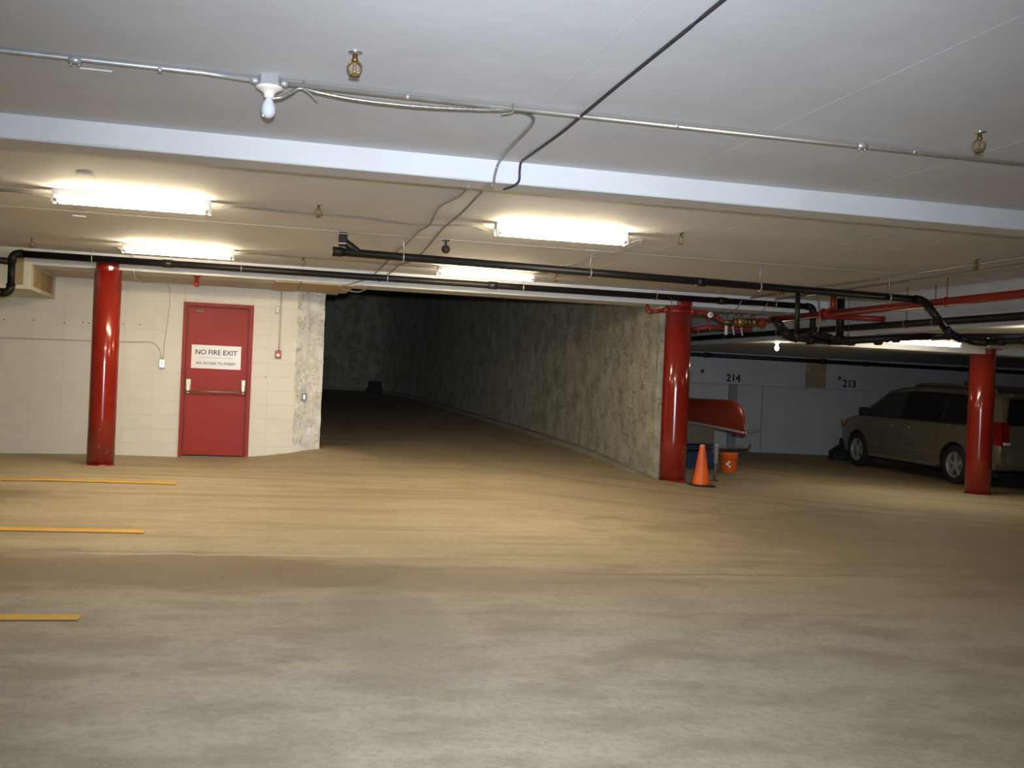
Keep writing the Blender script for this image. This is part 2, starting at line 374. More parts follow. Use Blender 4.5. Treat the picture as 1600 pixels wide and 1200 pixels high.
# ceiling -----------------------------------------------------------
ceil = struct('ceiling', MB().prism([(-9, -6, CEIL), (XF, -6, CEIL), (XF, 21.9, CEIL), (5.93, 21.9, CEIL), (5.93, 14.4, CEIL), (0.7, 14.4, CEIL), (0.7, 15.7, CEIL), (-9, 15.7, CEIL)], (0, 0, 0.25)), M_CEIL, label='painted concrete slab ceiling')
for x in (-4.9, -0.97, 1.375, 2.66, 3.95, 5.25):      # fins left by the form boards
    child('form_seam', MB().box((x - 0.003, -5.9, CEIL - 0.0008), (x + 0.003, YF0, CEIL + 0.01)), M_CEIL, ceil)
    child('form_seam', MB().box((x - 0.003, YF1, CEIL - 0.0008), (x + 0.003, YB, CEIL + 0.01)), M_CEIL, ceil)
child('form_seam', MB().box((-8.9, 10.22, CEIL - 0.002), (XF, 10.23, CEIL + 0.01)), M_CEIL, ceil)
low = struct('ceiling_lower', MB().box((XF + 0.25, -6, LOWC), (20, 21.75, LOWC + 0.25)), M_CEIL, label='lower slab ceiling over the parking stalls')
struct('wall_drop', MB().box((XF, -6, LOWC - 0.02), (XF + 0.25, 21.75, CEIL + 0.2)), M_GREYW, label='grey upstand where the ceiling steps down')
for p, w, h in (((151, 111), 0.15, 0.045), ):
    q = at(*p, Z=CEIL); child('cover_plate', MB().box((q.x - w / 2, q.y - h, CEIL - 0.006), (q.x + w / 2, q.y + h, CEIL + 0.01)), M_BEAM, ceil, 0.001)
q = at(135, 272, Z=CEIL)
child('cover_plate', MB().box((q.x - 0.05, q.y - 0.09, CEIL - 0.012), (q.x + 0.05, q.y + 0.09, CEIL + 0.01)), M_BEAM, ceil, 0.001)
q = at(124, 336, Z=CEIL)
child('bracket', MB().box((q.x - 0.06, q.y - 0.02, CEIL - 0.012), (q.x + 0.06, q.y + 0.02, CEIL + 0.01)), M_BEAM, ceil, 0.001)

# beams --------------------------------------------------------------
def rough_beam(lo, hi):
    """a poured beam with slightly chipped lower arrises"""
    mb = MB(); (a, b, c), (d, e, f) = lo, hi; n = int((d - a) / 0.12); vs = []; fs = []
    for i in range(n + 1):
        x = a + (d - a) * i / n
        k1, k2 = [0.006 + 0.016 * max(0.0, mnoise.noise((x * 1.7, s, 0.3))) for s in (0.0, 9.0)]
        vs += [(x, b, f), (x, b, c + k1), (x, b + k1, c), (x, e - k2, c), (x, e, c + k2), (x, e, f)]
    for i in range(n):
        for j in range(6):
            fs.append((i * 6 + j, i * 6 + (j + 1) % 6, (i + 1) * 6 + (j + 1) % 6, (i + 1) * 6 + j))
    fs += [tuple(range(5, -1, -1)), tuple(n * 6 + j for j in range(6))]
    return mb.add(vs, fs)
b1 = struct('ceiling_beam', rough_beam((-9, YF0, FSOF), (XF, YF1, CEIL + 0.01)), M_BEAM, label='white painted ceiling beam across the garage')
b2 = struct('ceiling_beam', rough_beam((-9, YB, SOF), (XF, 14.38, CEIL + 0.01)), M_BEAM, label='white painted beam over the ramp mouth')
struct('trim_1', MB().box((-9, 14.38, SOF + 0.005), (1.25, YW + 0.3, CEIL + 0.01)), M_SOFF, label='tan soffit between the beam and the block wall')
for x0, x1, y0, y1 in ((0.30, 0.62, 13.86, 15.35), (0.64, 1.32, 13.83, 15.1)):
    child('plywood_patch', MB().box((x0, y0, SOF - 0.018), (x1, y1, SOF + 0.001)), M_PLY, b2, 0.003)
struct('ceiling_beam', rough_beam((XF + 0.02, YB, 1.975), (20, 14.3, LOWC + 0.02)), M_BEAM, label='low beam above the parking stalls')

# bulkhead box at the wall's end
bk = struct('wall_bulkhead', MB().box((-9, YB - 0.02, 2.12), (-2.60, YW, CEIL + 0.01)), M_CREAMP, 0.006, label='cream plastered bulkhead box under the ceiling')
child('plaster_patch', MB().box((-2.602, 13.95, 2.17), (-2.594, 15.25, 2.40)), M_TANP, bk)
child('plaster_patch', MB().box((-2.80, YB - 0.026, 2.17), (-2.68, YB - 0.018, 2.56)), M_TANP, bk)

# block wall with the door ------------------------------------------
DX0, DX1, DZ = -0.905, 0.057, 2.185
wall = MB()
wall.box((-9, YW, -0.3), (DX0 + 0.03, YW + 0.3, CEIL + 0.1)); wall.box((DX1 - 0.03, YW, -0.3), (0.69, YW + 0.3, CEIL + 0.1)); wall.box((DX0 + 0.03, YW, DZ - 0.03), (DX1 - 0.03, YW + 0.3, CEIL + 0.1))
wall_b = struct('wall_back', wall, M_MORT, label='cream painted block wall')
bcache = {}
def block(x0, x1, z0, z1):
    g = 0.003; w, h = round(x1 - x0 - g, 3), round(z1 - z0 - g, 3)
    if w < 0.03 or h < 0.03: return
    if (w, h) not in bcache:
        bcache[(w, h)] = MB().box((-w / 2, -0.007, -h / 2), (w / 2, 0.006, h / 2)).mesh('block', M_BLOCK, 0.002, seg=1)
    link('block', bcache[(w, h)], wall_b, ((x0 + x1) / 2, YW, (z0 + z1) / 2))
for i in range(-10, 8):
    x0 = -2.469 + 0.395 * i; x1 = x0 + 0.395
    if i == 7: x1 = 0.69
    for j in range(13):
        z0 = -0.03 + 0.2 * j; z1 = min(z0 + 0.2, SOF + 0.005)
        if z0 < DZ:                                   # around the door
            if z1 <= DZ + 1e-6:
                if x0 < DX0: block(x0, min(x1, DX0), z0, z1)
                if x1 > DX1: block(max(x0, DX1), x1, z0, z1)
            else:
                if x0 < DX0: block(x0, min(x1, DX0), z0, z1)
                if x1 > DX1: block(max(x0, DX1), x1, z0, z1)
                if x1 > DX0 and x0 < DX1: block(max(x0, DX0), min(x1, DX1), DZ, z1)
        else: block(x0, x1, z0, z1)
for px, py in ((7, 498), (53, 499), (101, 503), (130, 502), (139, 504), (193, 505), (219, 506), (415, 588)):
    q = at(px, py, Y=YW); child('anchor', MB().tube([(q.x, YW - 0.03, q.z - 0.004), (q.x, YW + 0.02, q.z)], 0.009, 6), M_DARKST, wall_b)

# rough splayed corner beside the ramp
def rough_sheet(p0, p1, z0, z1, nu, nv, amp, sc, thick, zf=None):
    """an uneven wall face from p0 to p1 (plan points) with a back sheet"""
    p0, p1 = Vector(p0), Vector(p1); d = (p1 - p0); nrm = Vector((d.y, -d.x)).normalized(); mb = MB(); vs = []
    for j in range(nv + 1):
        for i in range(nu + 1):
            p = p0 + d * i / nu; z = z0 + (z1 - z0) * j / nv
            k = amp * (mnoise.noise((p.x * sc, p.y * sc, z * sc)) + 0.6 * mnoise.noise((p.x * sc * 3, p.y * sc * 3, z * sc * 3)))
            vs.append((p.x + nrm.x * k, p.y + nrm.y * k, z))
    mb.add(vs, [(j * (nu + 1) + i, j * (nu + 1) + i + 1, (j + 1) * (nu + 1) + i + 1, (j + 1) * (nu + 1) + i) for j in range(nv) for i in range(nu)], True)
    b = [p0 - nrm * thick, p1 - nrm * thick]
    mb.add([(b[0].x, b[0].y, z0), (b[1].x, b[1].y, z0), (b[1].x, b[1].y, z1), (b[0].x, b[0].y, z1)], [(0, 1, 2, 3)])
    return mb
struct('wall_corner', rough_sheet((0.672, YW - 0.012), (1.075, 15.60), -0.15, SOF + 0.02, 34, 70, 0.02, 7, 0.25), M_ROUGH, label='rough whitewashed corner beside the ramp')

# ramp walls ----------------------------------------------------------
RW = smooth_path([(XR, 14.045, 0), (XR, 17.7, 0), (5.52, 21.6, 0), (5.14, 27, 0), (4.86, 30.6, 0), (4.25, 33.2, 0), (3.3, 34.05, 0), (2.3, 34.3, 0), (0.0, 34.7, 0), (-4, 35.2, 0)], 10)
def wall_along(path, z0, z1, nz, amp, sc):
    mb = MB(); vs = []
    for i, p in enumerate(path):
        a, b = path[max(i - 1, 0)], path[min(i + 1, len(path) - 1)]; t = (b - a).normalized(); nrm = Vector((-t.y, t.x, 0))
        for j in range(nz + 1):
            z = z0 + (z1 - z0) * j / nz; k = amp * (mnoise.noise((p.x * sc, p.y * sc, z * sc)) + 0.5 * mnoise.noise((p.x * sc * 2.7, p.y * sc * 2.7, z * sc * 2.7)))
            q = p + nrm * k; vs.append((q.x, q.y, z))
    n = nz + 1
    mb.add(vs, [(i * n + j, (i + 1) * n + j, (i + 1) * n + j + 1, i * n + j + 1) for i in range(len(path) - 1) for j in range(nz)], True)
    return mb
dense = []
for a, b in zip(RW[:-1], RW[1:]):
    k = max(1, int((b - a).length / 0.13))
    dense += [a.lerp(b, i / k) for i in range(k)]
dense.append(RW[-1])
wr = struct('wall_ramp', wall_along(dense, -0.4, 6.5, 50, 0.016, 2.6), M_RAMPW, label='rough stippled concrete wall curving up the ramp')
child('end_face', MB().box((XR + 0.005, 14.045, -0.4), (XR + 0.28, 14.09, SOF)), M_RAMPW, wr)
child('back_face', MB().box((XR + 0.23, 14.05, -0.4), (XR + 0.28, 22.0, CEIL)), M_GREYW, wr)
# low curb at the wall's foot
def curb(path, w, h):
    mb = MB(); vs = []
    for i, p in enumerate(path):
        a, b = path[max(i - 1, 0)], path[min(i + 1, len(path) - 1)]; t = (b - a).normalized(); nrm = Vector((-t.y, t.x, 0)); z = ground(p.x - 0.2, p.y)
        if p.y > 22: z = ramp_h(p.y)
        hh = h * max(0.12, min(1.0, (p.y - 13.9) / 2.5))
        for off, dz in ((-0.05, hh), (w - 0.03, hh), (w, hh - 0.01), (w + 0.01, -0.05)):
            q = p + nrm * off; vs.append((q.x, q.y, z + dz))
    return mb.add(vs, [(i * 4 + j, (i + 1) * 4 + j, (i + 1) * 4 + j + 1, i * 4 + j + 1) for i in range(len(path) - 1) for j in range(3)])
struct('trim_2', curb(RW, 0.15, 0.075), M_CURB, label='low concrete curb along the ramp wall')
struct('wall_ramp_inner', MB().prism([(1.06, 15.63, -0.2), (1.0, 27, -0.2), (-4, 30, -0.2), (-4, 30.3, -0.2), (0.7, 27.2, -0.2), (0.8, 15.63, -0.2)], (0, 0, 6.8)), M_RAMPW)
struct('ceiling_ramp', MB().box((-4, 14.38, 6.4), (6.2, 36, 6.6)), M_CEIL)
struct('wall_over_ramp', MB().box((0.7, 14.3, SOF + 0.02), (6.0, 14.5, 6.5)), M_RAMPW)

# stall wall with the numbered bulkhead --------------------------------
struct('wall_stalls', MB().box((5.9, 22.1, -0.4), (20, 22.4, CEIL + 0.1)), M_GREYW, label='grey wall behind the parking stalls')
wb = struct('wall_bulkhead_numbered', MB().box((5.98, YS, 1.42), (19.98, 22.1, CEIL)), M_GREYW, 0.004, label='grey bulkhead with stall numbers')
for x0, x1 in ((12.50, 13.03),):
    child('bare_panel', MB().box((x0, YS - 0.006, 1.425), (x1, YS + 0.01, LOWC)), M_TANP, wb)
for x, w in ((10.75, 0.19),):
    child('pilaster', MB().box((x, 22.02, -0.3), (x + w, 22.12, 1.43)), mat('dark_grey_paint', (0.26, 0.27, 0.28), 0.7), wb)
child('panel_joint', MB().box((11.60, 22.09, -0.3), (11.62, 22.11, 1.43)), mat('dark_grey_paint', (0, 0, 0)), wb)
for t, px, py in (('214', 1146, 589.5), ('213', 1327, 598.5), ('212', 1492, 604.5)):
    me, w, h = text_mesh(t, 0.235, M_INK, 'stall_number', 0.003, 0.006); q = at(px, py, Y=YS - 0.003)
    o = link('stall_number', me, wb, (q.x, YS - 0.003, q.z)); o['label'] = 'black painted stall number ' + t
for px, py in ((1097, 579), (1311, 590), (1508, 598)):
    q = at(px, py, Y=YS); child('anchor', MB().lathe([(0.0, -0.05), (0.035, -0.045), (0.05, -0.01), (0.03, 0.02)], 8, (q.x, YS, q.z), 'Y'), M_BRASS, wb)

# far sides of the garage, out of the picture
struct('wall_left', MB().box((-9.3, -6, -0.5), (-9, 16, CEIL + 0.2)), M_BLOCK)
struct('wall_rear', MB().box((-9.3, -6.3, -0.5), (20.3, -6, CEIL + 0.2)), M_GREYW)
struct('wall_right', MB().box((20, -6, -0.6), (20.3, 22.4, CEIL + 0.2)), M_GREYW)

# ================================================================== DOOR
dz0 = 0.0
door = Thing('door_1', 'red steel exit door in a red frame', None, ((DX0 + DX1) / 2, YW, dz0), kind='structure')
fr = MB()
for lo, hi in (((DX0, -0.035, -0.02), (DX0 + 0.05, 0.12, DZ)), ((DX1 - 0.05, -0.035, -0.02), (DX1, 0.12, DZ)), ((DX0 + 0.0501, -0.035, DZ - 0.05), (DX1 - 0.0501, 0.12, DZ))):
    door.part('frame', MB().box((lo[0], YW + lo[1], lo[2]), (hi[0], YW + hi[1], hi[2])), M_DOOR, 0.004)
for lo, hi in (((DX0 + 0.05, 0.02, 0), (DX0 + 0.062, 0.12, DZ - 0.05)), ((DX1 - 0.062, 0.02, 0), (DX1 - 0.05, 0.12, DZ - 0.05)), ((DX0 + 0.06, 0.02, DZ - 0.062), (DX1 - 0.06, 0.12, DZ - 0.05))):
    door.part('door_stop', MB().box((lo[0], YW + lo[1], lo[2]), (hi[0], YW + hi[1], hi[2])), mat('dark_red', (0.16, 0.012, 0.01), 0.5))
SLY = YW + 0.012
slab = door.part('door_leaf', MB().box((DX0 + 0.064, SLY, 0.018), (DX1 - 0.064, SLY + 0.045, DZ - 0.066)), M_DOOR, 0.003)
door.part('threshold', MB().box((DX0 + 0.05, YW - 0.02, -0.04), (DX1 - 0.05, YW + 0.2, 0.008)), M_DARKST)
q = at(313, 485, Y=SLY)
door.part('closer_bracket', MB().box((q.x - 0.045, SLY - 0.03, q.z - 0.015), (q.x + 0.045, SLY, q.z + 0.012)), M_DARKST, 0.003)
pl, pr = at(294, 602, Y=SLY - 0.04), at(380, 604, Y=SLY - 0.04)
for p, w in ((pl, 0.038), (pr, 0.032)):
    hz = door.part('panic_bar_housing', MB().box((p.x - w, SLY - 0.05, p.z - 0.06), (p.x + w, SLY, p.z + 0.10)), mat('satin_steel', (0.50, 0.47, 0.38), 0.4, 0.6), 0.012)
    door.part('lever_arm', MB().box((p.x - w * 0.6, SLY - 0.085, p.z - 0.10), (p.x + w * 0.6, SLY - 0.03, p.z + 0.02)), mat('dull_brass', (0.42, 0.36, 0.22), 0.35, 0.8), 0.006, hz)
door.part('push_bar', MB().tube([(pl.x - 0.03, SLY - 0.08, pl.z - 0.075), (pr.x + 0.02, SLY - 0.08, pr.z - 0.075)], 0.013, 10), M_BRASS if False else mat('dull_brass', (0, 0, 0)))

# sign on the door
sx0, sx1 = at(299.5, 545, Y=SLY).x, at(377, 545, Y=SLY).x; sz0, sz1 = at(338, 575.5, Y=SLY).z, at(338, 539, Y=SLY).z
scx, scz = (sx0 + sx1) / 2, (sz0 + sz1) / 2
sign = Thing('door_sign', 'white sign reading NO FIRE EXIT, NO ACCESS TO STREET on the red door', 'sign', (scx, SLY, sz0))
sign.part('sign_board', MB().box((sx0, SLY - 0.004, sz0), (sx1, SLY, sz1)), M_PAPER, 0.001)
sw, sh = sx1 - sx0, sz1 - sz0
for t, wf, dz in (('NO FIRE EXIT', 0.84, 0.20), ('NO ACCESS TO STREET', 0.80, -0.27)):
    me, w, h = text_mesh(t, 0.1, M_INK, 'lettering', 0.0015); k = wf * sw / w; bpy.data.meshes.remove(me)
    words = [text_mesh(u, 0.1, M_INK, 'word', 0.0015, 0.0012) for u in t.split(' ')]
    gap = (w - sum(u[1] for u in words)) / max(1, len(words) - 1); x = -w / 2
    for me, ww, hh in words:
        for v in me.vertices: v.co = (v.co.x * k, v.co.y, v.co.z * k)
        link('word', me, sign.o, ((x + ww / 2) * k, -0.0055, scz - sz0 + dz * sh)); x += ww + gap
sign.part('rule', MB().box((scx - sw * 0.34, SLY - 0.0062, scz - 0.025 * sh - 0.003), (scx + sw * 0.34, SLY - 0.0042, scz - 0.025 * sh + 0.001)), M_CABLE)

# ================================================================== COLUMNS
def column(x, y, r, ztop, label, a0, a1):
    zb = ground(x, y) - 0.02
    t = Thing('steel_column', label, 'column', (x, y, zb), 'red round columns', 'thing')
    sh_ = t.part('shaft', MB().lathe([(r, zb), (r, zb + 0.6), (r, zb + 1.3), (r, ztop)], 40, (x, y, 0)), M_RED)
    # notched head gripping the beam: the tongue of pipe left in front of the beam face, and its cap
    yb = YB - 0.004; tz = ztop + 0.075
    poly = [(x + r * math.sin(a), y - r * math.cos(a)) for a in [a0 + (a1 - a0) * i / 12 for i in range(13)]]
    poly = [p for p in poly if p[1] < yb - 0.012]
    if len(poly) >= 3:
        P = [(p[0], p[1], ztop - 0.02) for p in poly] + [(poly[-1][0], yb, ztop - 0.02), (poly[0][0], yb, ztop - 0.02)]
        tg = t.part('head_tongue', MB().prism(P, (0, 0, tz - ztop + 0.02)), M_RED, 0.003)
        xs = [p[0] for p in poly]
        t.part('cap_plate', MB().box((min(xs) - 0.012, min(p[1] for p in poly) - 0.012, tz), (max(xs) + 0.012, yb, tz + 0.014)), M_RED, 0.003)
    t.part('weld_ring', MB().lathe([(r + 0.001, zb), (r + 0.012, zb + 0.004), (r + 0.010, zb + 0.030), (r + 0.001, zb + 0.036)], 40, (x, y, 0)), M_RED)
    rr = random.Random(int(x * 10))
    for i in range(7):                                 # chips and scrapes near the foot
        a = -PI / 2 + rr.uniform(-0.8, 0.7); z = zb + rr.uniform(0.12, 0.55); w = rr.uniform(0.006, 0.015); h = rr.uniform(0.010, 0.03)
        c = Vector((x + r * math.cos(a), y + r * math.sin(a), z)); tg_ = Vector((-math.sin(a), math.cos(a), 0)); nm = Vector((math.cos(a), math.sin(a), 0))
        t.part('paint_chip', MB().prism([c + tg_ * w * u + Vector((0, 0, h * v)) - nm * 0.003 for u, v in ((-1, -.6), (.2, -1), (1, -.2), (.6, .8), (-.5, 1))], nm * 0.0045), M_REDC, parent=sh_)
    return t
YC = YB + 0.045
column(-1.722, YC, 0.163, SOF - 0.005, 'red round steel column in front of the cream block wall', -0.95, 0.95)
column(5.915, YC, 0.190, SOF - 0.005, 'red round steel column at the ramp wall, crossed by a red sprinkler pipe', -0.30, 1.20)
column(10.98, YC, 0.188, 1.970, 'red round steel column standing in front of the parked van', 0.0, 1.2)

# ================================================================== LAMPS
def make_fixture(tube_mat):
    """4-ft twin-tube batten, local: along X, top at z = 0"""
    t = Thing('fluorescent_light', 'x', 'ceiling light', (0, 0, 0))
    t.part('housing', MB().box((-0.61, -0.055, -0.055), (0.61, 0.055, 0)), M_WHITE, 0.004)
    t.part('ridge', MB().prism([(-0.60, -0.055, -0.055), (-0.60, 0.055, -0.055), (-0.60, 0.012, -0.075), (-0.60, -0.012, -0.075)], (1.2, 0, 0)), M_WHITE)
    for y in (-0.045, 0.045):
        tb = t.part('tube', MB().tube([(-0.565, y, -0.090), (0.565, y, -0.090)], 0.017, 12), tube_mat)
        for s in (-1, 1):
            t.part('tube_cap', MB().tube([(s * 0.565, y, -0.090), (s * 0.592, y, -0.090)], 0.0175, 12), M_CHROME, parent=tb)
            t.part('socket', MB().box((s * 0.60 - 0.012, y - 0.016, -0.114), (s * 0.60 + 0.012, y + 0.016, -0.05)), M_WHITE, 0.004)
    return t.o
def place_fixtures(proto, spots):
    for i, (x, y, z, rz, label, grp) in enumerate(spots):
        o = proto if i == 0 else copy_tree(proto)
        o.location = (x, y, z); o.rotation_euler.z = rz; o['label'] = label; o['group'] = grp
G = 'lit fluorescent battens'
place_fixtures(make_fixture(E_WARM), [
    (-0.955, 9.02, CEIL, 0, 'lit fluorescent batten with the biggest glow, above the left end of the floor lines', G),
    (-0.81, 12.48, CEIL, 0, 'lit fluorescent batten near the top of the red column by the block wall', G),
    (2.665, 8.93, CEIL, 0, 'lit fluorescent batten hanging in front of the black drain pipe', G),
    (2.82, 12.66, CEIL, 0, 'lit fluorescent batten partly behind the black drain pipe, over the ramp mouth', G)])
place_fixtures(make_fixture(E_LOW), [
    (9.26, 12.95, LOWC, 0, 'lit fluorescent batten below the low slab, half hidden by black pipes', 'battens below the low slab')])

def bulb_profile(z, k=1.0, n=24):
    """A19 bulb hanging below z"""
    return [(0.014 * k, z), (0.016 * k, z - 0.010 * k), (0.024 * k, z - 0.026 * k), (0.031 * k, z - 0.044 * k), (0.033 * k, z - 0.060 * k), (0.031 * k, z - 0.076 * k), (0.024 * k, z - 0.089 * k), (0.011 * k, z - 0.097 * k), (0.0, z - 0.099 * k)]
def lampholder(p, ztop, label, bulb_mat, box=True):
    x, y = p
    t = Thing('bulb_lamp', label, 'lamp', (x, y, ztop), 'bare bulb lampholders')
    zb = ztop
    if box:
        t.part('junction_box', MB().lathe([(0.052, ztop), (0.054, ztop - 0.002), (0.054, ztop - 0.048), (0.05, ztop - 0.05)], 8, (x, y, 0), smooth=False), M_GALV); zb = ztop - 0.048
    t.part('holder', MB().lathe([(0.055, zb), (0.064, zb - 0.004), (0.062, zb - 0.012), (0.045, zb - 0.02), (0.030, zb - 0.030), (0.024, zb - 0.042), (0.023, zb - 0.054), (0.017, zb - 0.056)], 28, (x, y, 0)), M_PORC)
    t.part('bulb_collar', MB().lathe([(0.015, zb - 0.05), (0.0155, zb - 0.066)], 16, (x, y, 0)), M_CHROME)
    t.part('bulb', MB().lathe(bulb_profile(zb - 0.050, 1.02), 24, (x, y, 0)), bulb_mat)
    return t
pj = at(421, 133, Z=CEIL - 0.045)
lampholder((pj.x, pj.y), CEIL, 'unlit bare bulb on a galvanised ceiling box along the conduit', M_BULB)
pb = at(1193, 534, Z=LOWC)
lampholder((XF + 0.45, 16.1), LOWC, 'lit bare bulb below the low slab, over the canoe', E_BULB, False)
pb2 = at(1597, 507, Z=LOWC)
lampholder((pb2.x + 0.14, pb2.y), LOWC, 'lit bare bulb below the low slab at the edge of the picture', E_BULB, True)

# ================================================================== CONDUITS AND CABLES ON THE CEILING
ZC1 = CEIL - 0.024; YC1 = pj.y
emt = Thing('conduit', 'galvanised conduit run across the ceiling in front of the white beam', 'conduit', (0, YC1, ZC1))
emt.part('pipe_run', MB().tube([(-9, YC1 - 0.02, ZC1 + 0.01), (-2.0, YC1, ZC1 + 0.008), (pj.x - 0.30, YC1, ZC1 + 0.006), (pj.x - 0.06, YC1, ZC1 - 0.004)], 0.0115, 10), M_GALV)
emt.part('pipe_run', MB().tube([(pj.x + 0.06, YC1, ZC1 - 0.004), (8.2, YC1, ZC1 - 0.004)], 0.0115, 10), M_STEEL)
for s in (-1, 1): emt.part('connector', MB().tube([(pj.x + s * 0.053, YC1, ZC1 - 0.004), (pj.x + s * 0.085, YC1, ZC1 - 0.004)], 0.0165, 10), M_GALV)
for px in (117, 1347):
    x = at(px, 97 if px < 500 else 230, Y=YC1).x
    cp = emt.part('coupling', MB().tube([(x - 0.028, YC1, ZC1), (x + 0.028, YC1, ZC1)], 0.016, 8), M_GALV)
    for d in (-0.018, 0.018): emt.part('set_screw', MB().tube([(x + d, YC1, ZC1 - 0.014), (x + d, YC1, ZC1 - 0.026)], 0.005, 6), M_GALV, parent=cp)
for px, py in ((250, 108), (637, 148), (1057, 192), (1428, 239)):
    x = at(px, py, Y=YC1).x
    emt.part('strap', MB().tube([(x - 0.009, YC1, ZC1 - 0.002), (x + 0.009, YC1, ZC1 - 0.002)], 0.0145, 8), M_GALV)

def cable(pts, r, m, label, name='cable', k=5, n=7, cat='cable'):
    P = smooth_path(pts, k); o = Vector(P[0])
    return solo(name, MB().tube(P, r, n), m, label, cat, org=tuple(o))
zc = CEIL - 0.012
# armoured cable: lampholder -> along the conduit -> loop -> over the beam
A = [at(424, 153, Y=YC1), at(440, 151, Y=YC1), at(455, 144, Y=YC1 + 0.01), at(470, 137, Y=YC1 + 0.015), at(500, 144, Y=YC1), at(560, 155, Y=YC1), at(650, 165, Y=YC1), at(740, 170, Y=YC1), at(800, 172, Y=YC1 + 0.02)]
A += [at(822, 176, Z=zc), at(833, 184, Z=zc), at(829, 196, Z=zc), at(812, 214, Z=zc), at(797, 230, Z=zc), at(785, 245, Z=CEIL - 0.022), at(778, 256, Y=YF0 - 0.018), at(773, 273, Y=YF0 - 0.014), at(771, 285, Y=YF0 - 0.016), at(768, 290, Y=YF0 - 0.014), at(762, 292, Z=FSOF - 0.012), at(757, 295, Z=FSOF - 0.012)]
cable(A, 0.009, M_ARM, 'armoured flexible cable looping from the bulb lamp down the white beam', 'armoured_cable', 6, 8)
for px, py, dx, dz in ((474, 137, 0.07, -0.05), (800, 172, -0.06, -0.02)):
    q = at(px, py, Y=YC1 - 0.01)
    solo('cable_tie', MB().tube([(q.x, YC1 - 0.02, CEIL - 0.008), (q.x, YC1 - 0.022, q.z - 0.012), (q.x + dx * 0.3, YC1 - 0.03, q.z - 0.02), (q.x + dx, YC1 - 0.04, q.z + dz - 0.01)], 0.004, 6), M_CABLE,
         'loose tie on the conduit beside the bulb lamp' if dx > 0 else 'loose tie on the conduit where the armoured cable turns', 'tie', 'cable ties', org=(q.x, YC1 - 0.02, CEIL - 0.008))
_k = at(1180, -42, Z=zc)
B = [_k + (_k - at(1023, 86, Z=zc)) * 4.5, _k, at(1080, 40, Z=zc), at(1023, 86, Z=zc), at(960, 137, Z=zc), at(915, 174, Z=CEIL - 0.045), at(908, 180, Z=CEIL - 0.03), at(880, 204, Z=zc), at(850, 226, Z=zc), at(822, 246, Z=zc), at(814, 253, Y=YF0 - 0.016), at(812, 265, Y=YF0 - 0.012), at(811, 281, Y=YF0 - 0.014), at(803, 289, Z=FSOF - 0.012), at(788, 295, Z=FSOF - 0.01)]
cable(B, 0.008, M_BLKC, 'black cable crossing the conduit and dropping over the white beam', k=4)
Cc = [at(757, 295, Z=FSOF - 0.01), at(745, 307, Z=zc - 0.016), at(720, 333, Z=zc - 0.016), at(696, 352, Z=zc - 0.016), at(688, 361, Z=zc - 0.016), at(657, 397, Z=zc - 0.016), at(643, 407, Z=zc - 0.016), at(624, 413, Z=zc - 0.016), at(609, 426, Z=zc - 0.016), at(595, 437, Y=YB - 0.02), at(575, 449, Y=YB + 0.1), at(560, 455, Y=14.0), at(545, 453, Y=14.05), at(530, 449, Y=13.95), at(530, 446, Y=13.85)]
cable(Cc, 0.009, M_CABLE, 'brown cable sagging from the white beam to a loop over the ramp mouth')
D = [at(732, 290, Z=FSOF - 0.01), at(718, 305, Z=zc - 0.016), at(687, 322, Z=zc - 0.016), at(671, 350, Z=zc - 0.016), at(655, 360, Z=zc - 0.016), at(635, 380, Z=zc - 0.016), at(617, 395, Z=zc - 0.016), at(602, 411, Z=zc - 0.016), at(586, 426, Z=zc - 0.016), at(572, 435, Y=YB - 0.02), at(550, 442, Y=YB - 0.02), at(529, 447, Y=YB - 0.02)]
cable(D, 0.008, M_CABLE, 'grey cable snaking beside the brown one towards the ramp mouth')
cable([at(-60, 290, Z=zc) + Vector((-6, 0.1, 0)), at(-60, 290, Z=zc), at(0, 297, Z=zc), at(45, 301, Z=zc), at(90, 309, Z=zc - 0.02)], 0.007, M_CABLE, 'grey cable feeding the biggest-glow batten from outside the picture')
cable([at(326, 326, Z=zc - 0.02), at(345, 324, Z=zc), at(380, 324, Z=zc), at(480, 333, Z=zc), at(560, 339, Z=zc), at(640, 350, Z=zc), at(690, 351, Z=zc), at(735, 352, Z=zc), at(760, 358, Z=zc), at(780, 361, Z=zc - 0.02)], 0.007, M_CABLE, 'grey cable linking the two battens of the nearer row')
cable([at(362, 397, Z=zc - 0.02), at(400, 396, Z=zc), at(475, 402, Z=zc), at(560, 408, Z=zc), at(640, 415, Z=zc), at(690, 418, Z=zc - 0.02)], 0.007, M_CABLE, 'grey cable linking the two battens of the farther row')
cable([at(985, 378, Z=zc - 0.02), at(1003, 374, Z=zc), at(1004, 377, Z=zc - 0.01), at(985, 384, Z=zc), at(965, 394, Z=zc), at(935, 398, Z=zc), at(905, 408, Z=zc), at(880, 416, Z=zc), at(862, 424, Z=zc), at(838, 427, Z=zc - 0.02)], 0.007, M_CABLE, 'grey cable from the batten before the drain pipe back to the one behind')
cable([at(196, 389, Z=zc - 0.02), at(184, 386, Z=zc), at(190, 389, Z=zc), at(205, 398, Z=zc), at(207, 410, Y=YB - 0.03), at(209, 425, Y=YB - 0.02), at(212, 434, Y=14.2), at(222, 439, Y=14.9), at(232, 440, Y=15.3), at(246, 440, Y=15.44), at(257, 440, Y=YW - 0.02), at(264, 446, Y=YW - 0.02), at(265, 470, Y=YW - 0.02), at(262, 500, Y=YW - 0.02), at(257, 535, Y=YW - 0.02), at(255, 559, Y=YW - 0.02)], 0.007, M_BEIGE, 'thin cable running down the block wall to the switch box')
